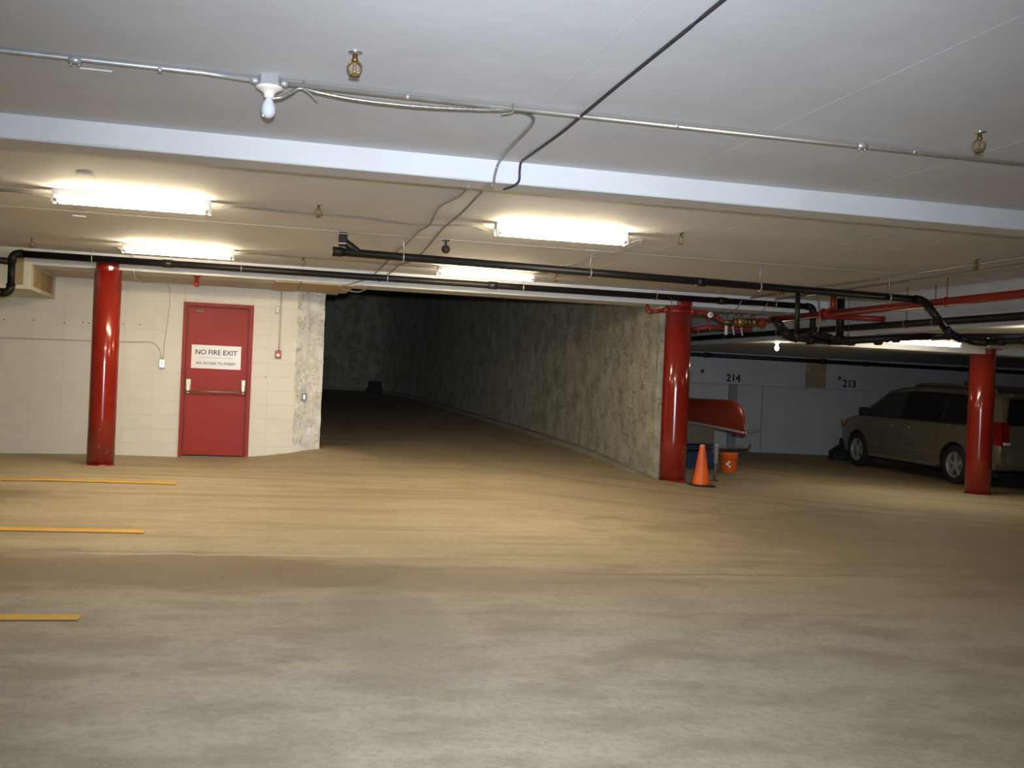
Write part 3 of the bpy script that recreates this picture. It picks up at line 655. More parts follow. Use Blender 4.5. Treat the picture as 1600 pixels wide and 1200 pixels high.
cable([at(-70, 525, Y=YW - 0.02) + Vector((-5, 0, 0.02)), at(-70, 525, Y=YW - 0.02), at(0, 527, Y=YW - 0.02), at(100, 530, Y=YW - 0.02), at(200, 533, Y=YW - 0.02), at(232, 533, Y=YW - 0.02), at(244, 538, Y=YW - 0.02), at(250, 548, Y=YW - 0.02), at(252, 559, Y=YW - 0.02)], 0.008, M_BEIGE, 'painted cable running level along the block wall to the switch box')

# conduits of the far bay, running away beside the step in the ceiling
for x, lab in ((7.0, 'painted conduit on the ceiling running past a sprinkler head'), (7.39, 'painted conduit on the ceiling nearest the grey upstand')):
    t = Thing('conduit', lab, 'conduit', (x, 10, CEIL - 0.02))
    t.part('pipe_run', MB().tube([(x, YF1, CEIL - 0.02), (x, YB, CEIL - 0.02)], 0.013, 8), M_STEEL)
    for y in (8.0, 10.6, 13.0): t.part('coupling', MB().tube([(x, y - 0.04, CEIL - 0.02), (x, y + 0.04, CEIL - 0.02)], 0.018, 8), M_STEEL)

# ================================================================== SPRINKLERS
def sprinkler_proto():
    t = Thing('fire_sprinkler', 'x', 'sprinkler', (0, 0, 0))
    t.part('escutcheon', MB().lathe([(0.03, 0.0), (0.033, -0.004), (0.02, -0.010), (0.012, -0.012)], 16), M_CHROME)
    t.part('nipple', MB().lathe([(0.011, -0.008), (0.011, -0.028), (0.014, -0.03), (0.014, -0.042), (0.009, -0.044)], 12), M_BRASS)
    loop = [(0.010, 0, -0.040), (0.026, 0, -0.055), (0.029, 0, -0.07), (0.022, 0, -0.088), (0.006, 0, -0.090)]
    for s in (1, -1): t.part('frame_arm', MB().tube(smooth_path([(s * a, b, c) for a, b, c in loop], 4), 0.0045, 8), M_BRASS)
    t.part('fusible_link', MB().box((-0.007, -0.004, -0.09), (0.007, 0.004, -0.044)), M_BRASS, 0.002)
    t.part('deflector', MB().lathe([(0.006, -0.096), (0.008, -0.100), (0.024, -0.104), (0.025, -0.107), (0.0, -0.108)], 16), M_BRASS)
    return t.o
sp = sprinkler_proto()
for i, (x, y, lab) in enumerate((
        (0.397, 4.568, 'brass sprinkler head on the ceiling at the top edge of the picture'), (3.631, 4.673, 'brass sprinkler head in the open ceiling bay on the stalls side'),
        (0.513, 8.712, 'brass sprinkler head just behind the white beam, between the two nearer battens'), (3.677, 8.634, 'brass sprinkler head beyond the end of the batten before the drain pipe'),
        (-2.391, 12.663, 'brass sprinkler head above the cream bulkhead box'), (0.59, 12.64, 'brass sprinkler head on the cable between the two farther battens'),
        (3.698, 12.539, 'brass sprinkler head beyond the batten over the ramp mouth'), (6.823, 8.752, 'brass sprinkler head beside the painted conduits'), (6.90, 12.70, 'brass sprinkler head in the ceiling corner above the red sprinkler main'))):
    o = sp if i == 0 else copy_tree(sp)
    o.location = (x, y, CEIL); o.rotation_euler.z = random.uniform(-0.6, 0.6); o['label'] = lab; o['group'] = 'ceiling sprinkler heads'
# dark heat detector hung from a bracket
q = at(697, 374, Z=CEIL)
t = Thing('heat_detector', 'small black bulb-shaped fitting hanging between the battens', 'fitting', (q.x, q.y, CEIL))
t.part('bracket', MB().box((q.x - 0.035, q.y - 0.015, CEIL - 0.012), (q.x + 0.035, q.y + 0.015, CEIL)), M_BLACK, 0.002)
t.part('stem', MB().tube([(q.x, q.y, CEIL - 0.01), (q.x, q.y, CEIL - 0.06)], 0.012, 8), M_BLACK)
t.part('body', MB().lathe([(0.012, CEIL - 0.05), (0.036, CEIL - 0.065), (0.044, CEIL - 0.09), (0.038, CEIL - 0.115), (0.020, CEIL - 0.13), (0.0, CEIL - 0.134)], 18, (q.x, q.y, 0)), M_BLACK)

# ================================================================== PIPES
def hanger(t, x, y, zp, r, top=CEIL, m=None, ax='X'):
    m = m or M_GALV
    rod = t.part('hanger_rod', MB().tube([(x, y, top), (x, y, zp + r + 0.02)], 0.006, 6), m)
    loop = []
    for i in range(13):
        a = PI / 2 + 2 * PI * i / 12
        c, s = (r + 0.006) * math.cos(a), (r + 0.006) * math.sin(a)
        loop.append((x, y + c, zp + s) if ax == 'X' else (x + c, y, zp + s))
    t.part('hanger_loop', MB().tube(loop, 0.006, 6), m, parent=rod)
def elbow_path(a, b, c, rad, n=5):
    """the bend at b between legs towards a and c"""
    a, b, c = map(Vector, (a, b, c)); u = (a - b).normalized(); w = (c - b).normalized(); P = []
    for i in range(n + 1):
        k = i / n; P.append(b + u * rad * (1 - k) ** 2 + w * rad * k * k)
    return P
def pipe_chain(t, pts, r, m, rad=None, hub=None, name='pipe_run'):
    """straight runs with a swept elbow at each bend and a wider hub at its ends"""
    pts = [Vector(p) for p in pts]; rad = rad or r * 2.2; hub = hub or r * 1.18
    for i in range(len(pts) - 1):
        a, b = pts[i], pts[i + 1]; d = (b - a).normalized()
        s = a + d * (rad if i > 0 else 0); e = b - d * (rad if i < len(pts) - 2 else 0)
        if (e - s).dot(d) > 0.01: t.part(name, MB().tube([s, e], r, 12), m)
    for i in range(1, len(pts) - 1):
        P = elbow_path(pts[i - 1], pts[i], pts[i + 1], rad)
        d0 = (P[0] - pts[i]).normalized(); d1 = (P[-1] - pts[i]).normalized()
        e = t.part('elbow', MB().tube(P, hub, 12), m)
        t.part('hub_ring', MB().tube([P[0], P[0] + d0 * r * 0.5], hub * 1.06, 12), m, parent=e)
        t.part('hub_ring', MB().tube([P[-1], P[-1] + d1 * r * 0.5], hub * 1.06, 12), m, parent=e)

# far drain, along the beam face
YP2 = 13.47; R2 = 0.042
z2 = lambda x: 2.515 - 0.0015 * (x + 2.7)
xl = at(19, 396, Y=YP2).x; xr = at(1271, 480, Y=YP2).x
t = Thing('drain_pipe', 'long black drain pipe hung along the face of the ramp-mouth beam', 'pipe', (2, YP2, 2.5))
pv = at(17, 457, Y=YP2).z
pipe_chain(t, [(-8.9, YP2, pv), (xl, YP2, pv), (xl, YP2, z2(xl)), (xr, YP2, z2(xr)), (xr, YP2, 2.16)], R2, M_PIPE)
t.part('branch', MB().tube([(-6.0, YP2 - 0.02, 2.60), (xl - 0.02, YP2 - 0.0, z2(xl) - 0.10)], R2 * 0.95, 12), M_PIPE)
for px, py in ((144, 402), (377, 418), (605, 434), (817, 447), (1025, 462), (1211, 474)):
    x = at(px, py, Y=YP2).x; hanger(t, x, YP2, z2(x), R2)
for x in (-1.0, 3.1, 6.4): t.part('coupling', MB().tube([(x - 0.06, YP2, z2(x)), (x + 0.06, YP2, z2(x))], R2 * 1.18, 12), M_PIPE)
# nearer drain
YP3 = 10.3; R3 = 0.040
z3 = lambda x: at(523, 392, Y=YP3).z - 0.0125 * (x - 0.8)
x0 = at(521, 392, Y=YP3).x; x1 = at(1443, 470, Y=YP3).x
t = Thing('drain_pipe', 'black drain pipe with a capped end sloping across below the battens', 'pipe', (4, YP3, 2.45))
pA, pB_ = (x0 + 0.06, YP3, z3(x0)), (x1, YP3, z3(x1) + 0.008)
pC = tuple(at(1487, 524, Y=YP3 - 0.05)); pD = tuple(at(1530, 534, Y=YP3 - 0.15)); pE = tuple(at(1640, 529, Y=YP3 - 0.9))
pipe_chain(t, [pA, pB_, pC, pD, pE], R3, M_PIPE)
t.part('end_cap', MB().tube([(x0 - 0.01, YP3, z3(x0)), (x0 + 0.09, YP3, z3(x0))], R3 * 1.2, 14), M_PIPE)
xt = at(545, 390, Y=YP3).x
br = MB().tube([(xt + 0.10, YP3, z3(xt)), (xt + 0.02, YP3, z3(xt) + 0.06), (xt - 0.04, YP3, z3(xt) + 0.10), (xt - 0.06, YP3, z3(xt) + 0.13), (xt - 0.06, YP3, CEIL)], R3, 12)
bo = t.part('branch', br, M_PIPE)
for dz in (0.115, 0.02): t.part('hose_clamp', MB().tube([(xt - 0.06, YP3, CEIL - dz), (xt - 0.06, YP3, CEIL - dz + 0.012)], R3 * 1.16, 14), M_CHROME, parent=bo)
t.part('rubber_coupling', MB().tube([(xt - 0.06, YP3, CEIL - 0.13), (xt - 0.06, YP3, CEIL - 0.003)], R3 * 1.10, 14), M_RUB, parent=bo)
for px, py in ((630, 401), (922, 427), (1187, 450), (1389, 464)):
    x = at(px, py, Y=YP3).x; hanger(t, x, YP3, z3(x), R3)
for px in (1095, ): x = at(px, 442, Y=YP3).x; t.part('coupling', MB().tube([(x - 0.05, YP3, z3(x)), (x + 0.05, YP3, z3(x))], R3 * 1.18, 12), M_PIPE)
for d in (0.30, 0.62): t.part('coupling', MB().tube([Vector(pD).lerp(Vector(pE), d), Vector(pD).lerp(Vector(pE), d + 0.08)], R3 * 1.25, 12), M_PIPE)
# drop from it with the trap
YT = YP3
g = lambda x, y, dy=0.0: tuple(at(x, y, Y=YT + dy))
t = Thing('trap_pipe', 'black vertical drop pipe with a trap at its foot', 'pipe', g(1246, 530))
pipe_chain(t, [g(1247, 453), g(1245, 527), g(1256, 530), g(1262, 519), g(1290, 523), g(1312, 530)], 0.026, M_PIPE, 0.045)
# bulky drain under the low slab edge
YM = 12.6
g = lambda x, y, dy=0.0: tuple(at(x, y, Y=YM + dy))
t = Thing('waste_pipe', 'thick black waste pipe with couplings below the red sprinkler main', 'pipe', g(1310, 530))
pipe_chain(t, [g(1213, 499), g(1232, 526), g(1308, 532), g(1470, 523, -0.5), g(1640, 524, -1.6)], 0.050, M_PIPE, 0.10)
pipe_chain(t, [g(1314, 466), g(1312, 526)], 0.052, M_PIPE)
for px, py in ((1266, 530), (1330, 532), (1372, 531), (1400, 528)): t.part('coupling', MB().tube([g(px - 4, py), g(px + 4, py)], 0.064, 12), M_PIPE)
for px, py, top in ((1325, 529, 463), (1371, 528, 463)):
    p = at(px, py, Y=YM); hanger(t, p.x, YM, p.z, 0.052, m=M_DARKST)
# drain along the foot of the grey upstand
XB = 7.95
t = Thing('drain_pipe', 'black drain pipe running away along the foot of the grey upstand', 'pipe', (XB, 12, 2.17))
zB = lambda y: 2.160 + 0.004 * (y - 9)
t.part('pipe_run', MB().tube([(XB, 5, zB(5)), (XB, 21.6, zB(21.6))], 0.044, 12), M_PIPE)
for y in (9.35, 10.9, 11.45, 12.9, 14.7, 16.5): hanger(t, XB, y, zB(y), 0.044, m=M_DARKST, ax='Y')
# pipe along the numbered bulkhead
YFP = 21.5
t = Thing('drain_pipe', 'black drain pipe along the top of the numbered bulkhead', 'pipe', (12, YFP, 2.07))
zF = lambda x: 2.045 - 0.004 * (x - 9)
t.part('pipe_run', MB().tube([(8.3, YFP, zF(8.3)), (19.9, YFP, zF(19.9))], 0.045, 10), M_PIPE)
for x in (9.9, 12.8, 13.9, 16.5): t.part('coupling', MB().tube([(x - 0.07, YFP, zF(x)), (x + 0.07, YFP, zF(x))], 0.058, 10), M_PIPE)
for x in (10.4, 14.5, 17.8): hanger(t, x, YFP, zF(x), 0.045, LOWC, M_DARKST)

# sprinkler main -------------------------------------------------------
XM = 7.55
zM = lambda y: at(1360, 482.5, X=XM).z
ZM = at(1360, 482.5, X=XM).z; YMS = at(1204, 499, X=XM).y
t = Thing('sprinkler_main', 'red sprinkler main running away below the ceiling', 'pipe', (XM, 10, ZM))
t.part('pipe_run', MB().tube([(XM, 4.5, ZM), (XM, YMS, ZM)], 0.046, 14), M_REDP)
ytee = at(1293, 490, X=XM).y
fl = t.part('tee', MB().tube([(XM, ytee - 0.09, ZM), (XM, ytee + 0.09, ZM)], 0.064, 14), M_REDP)
for d in (-0.1, 0.085): t.part('flange', MB().tube([(XM, ytee + d, ZM), (XM, ytee + d + 0.018, ZM)], 0.078, 16), M_REDP, parent=fl)
t.part('riser', MB().tube([(XM + 0.05, ytee - 0.05, ZM), (XM + 0.05, ytee - 0.05, CEIL)], 0.036, 12), M_REDP)
e = at(1378, 497.5, Y=12.0)
t.part('branch', MB().tube([(XM + 0.02, ytee, ZM - 0.03), tuple(e)], 0.034, 12), M_REDP)
t.part('branch_cap', MB().tube([tuple(e), (e.x + 0.03, e.y, e.z - 0.002)], 0.040, 12), M_REDP)
for y in (8.9, 10.15): hanger(t, XM, y, ZM, 0.046, m=M_REDP, ax='Y')
# valve train crossing the ramp column
YV = 13.42
v = lambda x, y, dy=0.0: at(x, y, Y=YV + dy)
t = Thing('valve_train', 'red sprinkler pipe with gauge and brass valves crossing the ramp column', 'pipe', tuple(v(1100, 490)))
pipe_chain(t, [v(1011, 476, 0.06), v(1014, 487), v(1040, 483.5), v(1088, 486.5), v(1105, 489), v(1122, 496), v(1130, 502)], 0.026, M_REDP, 0.035)
for px, py in ((1041, 483), (1082, 486)): t.part('grooved_coupling', MB().tube([v(px - 4, py - 0.3), v(px + 4, py + 0.3)], 0.037, 12), M_REDP)
t.part('hanger_rod', MB().tube([tuple(v(1049, 464)), tuple(v(1050, 484))], 0.006, 6), M_DARKST)
gp = v(1109.5, 491, -0.07)
ga = t.part('gauge', MB().lathe([(0.040, -0.018), (0.044, -0.016), (0.044, 0.016), (0.03, 0.03)], 24, gp, 'Y'), M_CHROME)
t.part('dial', MB().lathe([(0.0, -0.0205), (0.039, -0.020), (0.039, -0.017)], 24, gp, 'Y'), M_WHITE, parent=ga)
t.part('needle', MB().box((gp.x - 0.004, gp.y - 0.024, gp.z - 0.012), (gp.x + 0.010, gp.y - 0.021, gp.z + 0.012)), M_INK, parent=ga)
t.part('gauge_stem', MB().tube([gp + Vector((0, 0.01, -0.03)), v(1107, 502), v(1105, 508)], 0.011, 8), M_REDP)
pipe_chain(t, [v(1130, 502), v(1150, 502.5), v(1200, 500.5)], 0.028, M_BRASS, 0.03)
for x0_, x1_, r_, m_ in ((1146, 1151, 0.052, M_BRASS), (1151, 1162, 0.058, mat('yellow_brass', (0.34, 0.22, 0.05), 0.45, 0.7)), (1162, 1166, 0.048, M_BRASS), (1168, 1172, 0.055, M_BRASS), (1174, 1182, 0.050, M_BRASS), (1186, 1194, 0.055, M_REDP)):
    t.part('valve_body', MB().tube([v(x0_, 502), v(x1_, 502)], r_, 14), m_)
for px in (1150, 1158, 1177):
    t.part('valve_bonnet', MB().tube([v(px, 498), v(px, 491)], 0.020, 10), M_BRASS)
hw = v(1192, 505, -0.10)
t.part('handwheel', MB().tube([hw + Vector((0.045 * math.cos(2 * PI * i / 16), 0.01, 0.045 * math.sin(2 * PI * i / 16))) for i in range(17)], 0.009, 8), M_REDP)
t.part('handwheel_hub', MB().tube([hw + Vector((0, 0.12, 0.02)), hw], 0.012, 8), M_BRASS)
for k in range(3):
    a = k * PI / 3; d = Vector((math.cos(a), 0, math.sin(a))) * 0.045
    t.part('handwheel_spoke', MB().tube([hw - d + Vector((0, 0.01, 0)), hw + d + Vector((0, 0.01, 0))], 0.005, 6), M_REDP)
el = [v(1105, 508), v(1107, 513, 0.2)]
t.part('drain_leg', MB().tube([tuple(p) for p in el], 0.02, 8), M_REDP)
t.part('lower_pipe', MB().tube([v(1081, 513.5, 0.35), v(1112, 510, 0.28), v(1175, 513, 0.25)], 0.030, 12), mat('dark_pipe_red', (0.20, 0.010, 0.008), 0.45))
t.part('main_link', MB().tube([v(1196, 501), Vector((XM, YMS - 0.02, ZM))], 0.036, 12), M_REDP)
for i in range(9):                                         # chain hanging off the pipe
    p = v(1094 - 0.4 * i, 489 + 4.0 * i, -0.05)
    ax = Vector((0.010, 0, 0)) if i % 2 else Vector((0, 0.010, 0))
    t.part('chain_link', MB().tube([p + ax * math.cos(2 * PI * j / 8) + Vector((0, 0, 0.020 * math.sin(2 * PI * j / 8))) for j in range(9)], 0.0035, 5), M_BRASS)
for px, py, w, h, sl in ((1134.5, 515, 0.045, 0.125, 0.0), (1146, 515.5, 0.032, 0.12, 0.02), (1159, 517.5, 0.030, 0.11, 0.02)):
    p = v(px, py, -0.06)
    t.part('tag', MB().obox(p, (w / 2, 0.006, 0), (0.0005, -0.001, 0.0), (-sl / 2, 0, h / 2)), M_PAPER if px < 1140 else mat('grey_tag', (0.45, 0.44, 0.50), 0.5), label='paper tag hanging on the valves')
    t.part('tag_wire', MB().tube([p + Vector((sl / -2, 0, h / 2)), v(px + 0.5, 503)], 0.003, 5), M_DARKST)
# pale flexible cables behind the valves
cable([v(1159, 468), v(1152, 480), v(1140, 486, 0.2), v(1128, 484, 0.3)], 0.008, M_CABLE, 'grey cable dropping off the beam above the valves')
cable([v(1200, 472), v(1192, 484), v(1184, 488, 0.1), v(1174, 489, 0.1), v(1170, 492, 0.0)], 0.008, M_CABLE, 'grey cable dropping off the beam to the flow switch')
cable([tuple(at(1278, 446, Z=CEIL - 0.005)), tuple(at(1281, 490, Y=11.0)), tuple(at(1279, 510, Y=11.0)), tuple(at(1276, 524, Y=11.0))], 0.006, M_CABLE, 'thin pale cable hanging in front of the red sprinkler main')

# red stub under the soffit
q = at(304, 424, Z=SOF)
t = Thing('pipe_stub', 'short red pipe stub under the soffit near the red door', 'pipe', (q.x, 14.1, SOF))
t.part('stub_flange', MB().lathe([(0.05, SOF), (0.05, SOF - 0.012), (0.03, SOF - 0.014)], 14, (q.x, 14.0, 0)), M_REDP)
t.part('stub_pipe', MB().lathe([(0.027, SOF - 0.01), (0.027, SOF - 0.085), (0.034, SOF - 0.087), (0.034, SOF - 0.12), (0.02, SOF - 0.124)], 14, (q.x, 14.0, 0)), M_REDP)

# ================================================================== WALL DEVICES
def wall_box(p, w, h, d, m, label, name, cat, extra=None, yw=YW - 0.010):
    q = at(*p, Y=yw); t = Thing(name, label, cat, (q.x, yw, q.z))
    b = t.part('box', MB().box((q.x - w / 2, yw - d, q.z - h / 2), (q.x + w / 2, yw, q.z + h / 2)), m, 0.006)
    return t, q
t, q = wall_box((253.5, 567), 0.075, 0.125, 0.05, M_GALV, 'small galvanised switch box on the block wall left of the door', 'switch_box', 'switch')
t.part('cover', MB().box((q.x - 0.036, YW - 0.066, q.z - 0.058), (q.x + 0.036, YW - 0.060, q.z + 0.058)), M_CHROME, 0.002)
t.part('toggle', MB().box((q.x - 0.006, YW - 0.085, q.z - 0.012), (q.x + 0.006, YW - 0.064, q.z + 0.014)), M_WHITE, 0.002)
t.part('connector', MB().tube([(q.x, YW - 0.035, q.z + 0.06), (q.x, YW - 0.035, q.z + 0.085)], 0.012, 8), M_GALV)
t, q = wall_box((434.5, 553), 0.080, 0.115, 0.045, mat('alarm_red', (0.45, 0.04, 0.025), 0.4), 'small red fire alarm pull station on the block wall', 'pull_station', 'fire alarm')
t.part('handle', MB().box((q.x - 0.022, YW - 0.066, q.z - 0.03), (q.x + 0.022, YW - 0.055, q.z + 0.012)), M_PAPER, 0.003)
t.part('conduit', MB().tube([(q.x + 0.012, YW - 0.022, q.z + 0.055), (q.x + 0.012, YW - 0.022, SOF)], 0.010, 8), M_BEIGE)
t.part('connector', MB().tube([(q.x + 0.012, YW - 0.022, q.z + 0.055), (q.x + 0.012, YW - 0.022, q.z + 0.085)], 0.015, 8), M_CHROME)
t, q = wall_box((433.5, 483), 0.058, 0.115, 0.035, M_BEIGE, 'beige wall box above the red fire alarm pull station', 'wall_box', 'box')
t.part('cover', MB().box((q.x - 0.018, YW - 0.05, q.z - 0.038), (q.x + 0.018, YW - 0.044, q.z + 0.038)), M_PAPER, 0.002)
ys = 15.53
q = at(475, 619, Y=ys)
t = Thing('outlet_box', 'grey outlet box and conduit on the rough whitewashed corner', 'outlet', (q.x, ys, q.z))
t.part('box', MB().box((q.x - 0.036, ys - 0.06, q.z - 0.058), (q.x + 0.036, ys + 0.08, q.z + 0.058)), M_GALV, 0.006)
t.part('cover', MB().box((q.x - 0.030, ys - 0.066, q.z - 0.05), (q.x + 0.030, ys - 0.059, q.z + 0.05)), M_DARKST, 0.002)
t.part('receptacle', MB().box((q.x - 0.014, ys - 0.070, q.z - 0.03), (q.x + 0.014, ys - 0.064, q.z + 0.03)), M_CHROME, 0.002)
t.part('conduit', MB().tube([(q.x + 0.008, ys - 0.01, q.z + 0.055), (q.x + 0.012, ys - 0.01, SOF)], 0.013, 8), M_WHITE)

# ================================================================== THINGS BY THE RAMP COLUMN
# traffic cone
c = at(1095, 759.5, Z=-0.105); cx, cy = c.x, c.y; cz = ground(cx, cy)
t = Thing('traffic_cone', 'orange traffic cone with a dark base at the foot of the ramp column', 'cone', (cx, cy, cz))
t.part('base', MB().box((cx - 0.155, cy - 0.155, cz), (cx + 0.155, cy + 0.155, cz + 0.028)), M_RUB, 0.008)
t.part('cone_body', MB().lathe([(0.125, cz + 0.028), (0.118, cz + 0.045), (0.095, cz + 0.20), (0.060, cz + 0.42), (0.036, cz + 0.56), (0.034, cz + 0.575), (0.028, cz + 0.578), (0.026, cz + 0.50), (0.0, cz + 0.5)], 28, (cx, cy, 0)), M_ORANGE)
t.part('tip_scuff', MB().lathe([(0.0365, cz + 0.556), (0.0350, cz + 0.578), (0.026, cz + 0.580)], 28, (cx, cy, 0)), mat('pale_scuff', (0.72, 0.45, 0.30), 0.7))

# upturned canoe: long axis along Y
def canoe():
    x0, ya, yb, L = 7.98, 15.75, 20.6, 4.85; keel = 1.10
    n, m = 30, 14; vs = []
    def half(s):   # half width, gunwale z, keel z at 0..1
        e = 1 - abs(2 * s - 1); wv = 0.44 * (1 - (1 - min(1, e * 1.25)) ** 2.2) ** 0.9 if e > 0 else 0
        gz = keel - 0.40 - 0.13 * (abs(2 * s - 1)) ** 2.5
        kz = keel if e >= 0.30 else gz + 0.03 + (keel - gz - 0.03) * math.sqrt(max(0.0, 1 - (1 - e / 0.30) ** 2))
        return max(wv, 0.012), gz, max(kz, gz + 0.04)
    for i in range(n + 1):
        s = 0.5 - 0.5 * math.cos(PI * i / n); w, gz, kz = half(s); y = ya + L * s
        for j in range(m + 1):
            a = PI * j / m; cx_ = -math.cos(a); ss = math.sin(a)
            vs.append((x0 + w * (abs(cx_) ** 0.75) * (1 if cx_ > 0 else -1), y, gz + (kz - gz) * ss ** 0.62))
    mb = MB(); mb.add(vs, [(i * (m + 1) + j, i * (m + 1) + j + 1, (i + 1) * (m + 1) + j + 1, (i + 1) * (m + 1) + j) for i in range(n) for j in range(m)], True)
    t = Thing('canoe', 'upturned red canoe with pale gunwales behind the ramp column', 'canoe', (x0, (ya + yb) / 2, keel - 0.53))
    t.part('hull', mb, M_CANOE)
    for sgn in (-1, 1):
        P = []
        for i in range(n + 1):
            s = 0.5 - 0.5 * math.cos(PI * i / n); w, gz, kz = half(s); P.append((x0 + sgn * (w + 0.006), ya + L * s, gz))
        t.part('gunwale', MB().tube(P, 0.018, 8), M_REDP if False else mat('pale_trim', (0.45, 0.42, 0.38), 0.5))
    w, gz, kz = half(0.0)
    t.part('bow_deck', MB().prism([(x0 - 0.10, ya + 0.28, gz + 0.02), (x0, ya - 0.02, gz), (x0 + 0.10, ya + 0.28, gz + 0.02)], (0, 0, -0.05)), M_REDP)
    t.part('bow_rope', MB().tube(smooth_path([(x0 + 0.01, ya, gz + 0.04), (x0 + 0.10, ya - 0.10, gz + 0.06), (x0 + 0.17, ya - 0.14, gz + 0.08), (x0 + 0.22, ya - 0.16, gz + 0.06)]), 0.008, 6), M_DARKST)
    for y in (ya + 1.2, ya + 3.4):
        t.part('thwart', MB().box((x0 - 0.41, y - 0.04, keel - 0.43), (x0 + 0.41, y + 0.04, keel - 0.41)), M_BOX, 0.004)
canoe()
# what it lies on
def crate(name, x, y, w, d, h, m, label, cat='box', lid=None, z=None):
    z = ground(x, y) if z is None else z
    t = Thing(name, label, cat, (x, y, z))
    t.part('body', MB().box((x - w / 2, y - d / 2, z), (x + w / 2, y + d / 2, z + h * 0.88)), m, 0.012)
    t.part('lid', MB().box((x - w / 2 - 0.012, y - d / 2 - 0.012, z + h * 0.88), (x + w / 2 + 0.012, y + d / 2 + 0.012, z + h)), lid or m, 0.010)
    return z + h
b = crate('storage_tote', 7.80, 17.2, 0.52, 0.40, 0.40, M_BLUE, 'dark blue storage tote under the canoe', 'tote')
crate('storage_tote', 7.33, 17.3, 0.34, 0.40, 0.42, M_BLACK, 'black storage tote beside the blue one under the canoe', 'tote')
crate('cardboard_box', 7.70, 17.25, 0.72, 0.40, 0.355, M_BOX, 'brown cardboard box lying on the totes, carrying the canoe', 'box', z=ground(7.1, 17.3) + 0.425)
crate('cardboard_box', 7.98, 19.4, 0.55, 0.45, 0.775, M_BOX, 'tall brown cardboard box under the far end of the canoe', 'box')
t = Thing('storage_bin', 'small teal bin low behind the orange cone', 'bin', (7.05, 16.55, ground(7.05, 16.55)))
z = ground(7.05, 16.55)
t.part('body', MB().lathe([(0.10, z), (0.13, z + 0.16), (0.14, z + 0.165), (0.14, z + 0.18), (0.125, z + 0.18), (0.1, z + 0.02), (0, z + 0.02)], 18, (7.05, 16.55, 0)), M_TEAL)
# orange bucket
c = at(1144, 738, Z=-0.14); bx, by = c.x - 0.02, c.y + 0.1; z = ground(bx, by)
t = Thing('bucket', 'orange-red plastic bucket with a white logo below the canoe bow', 'bucket', (bx, by, z))
bb = t.part('body', MB().lathe([(0.125, z), (0.128, z + 0.005), (0.148, z + 0.29), (0.156, z + 0.292), (0.156, z + 0.325), (0.146, z + 0.33), (0.14, z + 0.3), (0.12, z + 0.015), (0, z + 0.015)], 28, (bx, by, 0)), M_ORANGE)
t.part('rim_band', MB().lathe([(0.147, z + 0.245), (0.154, z + 0.248), (0.154, z + 0.262), (0.148, z + 0.265)], 28, (bx, by, 0)), M_ORANGE)
t.part('bail_handle', MB().tube(smooth_path([(bx + 0.02, by - 0.155, z + 0.31), (bx + 0.09, by - 0.17, z + 0.20), (bx + 0.14, by - 0.12, z + 0.10), (bx + 0.155, by - 0.03, z + 0.16), (bx + 0.15, by + 0.02, z + 0.31)]), 0.004, 6), M_DARKST)
for k, (a0, zz, ww, hh) in enumerate(((-0.62, 0.14, 0.030, 0.030), (-0.40, 0.175, 0.022, 0.022), (-0.36, 0.10, 0.028, 0.018))):
    a = -PI / 2 + a0; c_ = Vector((bx + 0.137 * math.cos(a), by + 0.137 * math.sin(a), z + zz)); tt = Vector((-math.sin(a), math.cos(a), 0)); nn = Vector((math.cos(a), math.sin(a), 0.07))
    t.part('logo_patch', MB().prism([c_ - tt * ww, c_ - Vector((0, 0, hh)), c_ + tt * ww, c_ + Vector((0, 0, hh))], nn * 0.010), M_PAPER, parent=bb)
# trailer tongue with its jack
c = at(1117, 752, Z=-0.125); jx, jy = c.x, c.y; z = ground(jx, jy)
t = Thing('trailer_frame', 'black trailer tongue on a silver jack leg beside the orange cone', 'trailer', (jx, jy, z))
jk = t.part('jack_tube', MB().lathe([(0.020, z + 0.26), (0.031, z + 0.27), (0.031, z + 0.52), (0.036, z + 0.525), (0.036, z + 0.56), (0.0, z + 0.565)], 16, (jx, jy, 0)), M_GALV)
t.part('jack_inner_tube', MB().tube([(jx - 0.015, jy, z + 0.01), (jx, jy, z + 0.30)], 0.021, 12), M_DARKST, parent=jk)
t.part('jack_foot', MB().lathe([(0.075, z), (0.078, z + 0.006), (0.03, z + 0.014), (0.02, z + 0.02)], 20, (jx - 0.015, jy, 0)), mat('rusty_steel', (0.14, 0.07, 0.035), 0.8), parent=jk)
t.part('jack_bracket', MB().box((jx - 0.03, jy + 0.02, z + 0.40), (jx + 0.06, jy + 0.12, z + 0.52)), M_DARKST, 0.006)
TE = at(1166, 702, Y=15.35)
t.part('tongue_beam', MB().tube([(jx - 0.55, jy + 0.15, z + 0.47), (jx, jy + 0.10, z + 0.475), (jx + 0.25, jy + 0.35, z + 0.45), tuple(TE)], 0.024, 4), M_BLACK)
t.part('coupler_hook', MB().tube([tuple(TE - Vector((0.06, 0, 0))), tuple(TE + Vector((0.03, -0.02, 0.02))), tuple(TE + Vector((0.06, -0.02, 0.09)))], 0.018, 8), M_BLACK)
t.part('tangled_chain', MB().tube(smooth_path([tuple(TE + Vector((-0.42, 0, 0.03))), tuple(TE + Vector((-0.34, -0.02, 0.05))), tuple(TE + Vector((-0.28, 0.01, 0.03))), tuple(TE + Vector((-0.2, -0.02, 0.055))), tuple(TE + Vector((-0.12, 0, 0.03))), tuple(TE + Vector((-0.05, -0.01, 0.07)))]), 0.010, 6), M_BRASS)

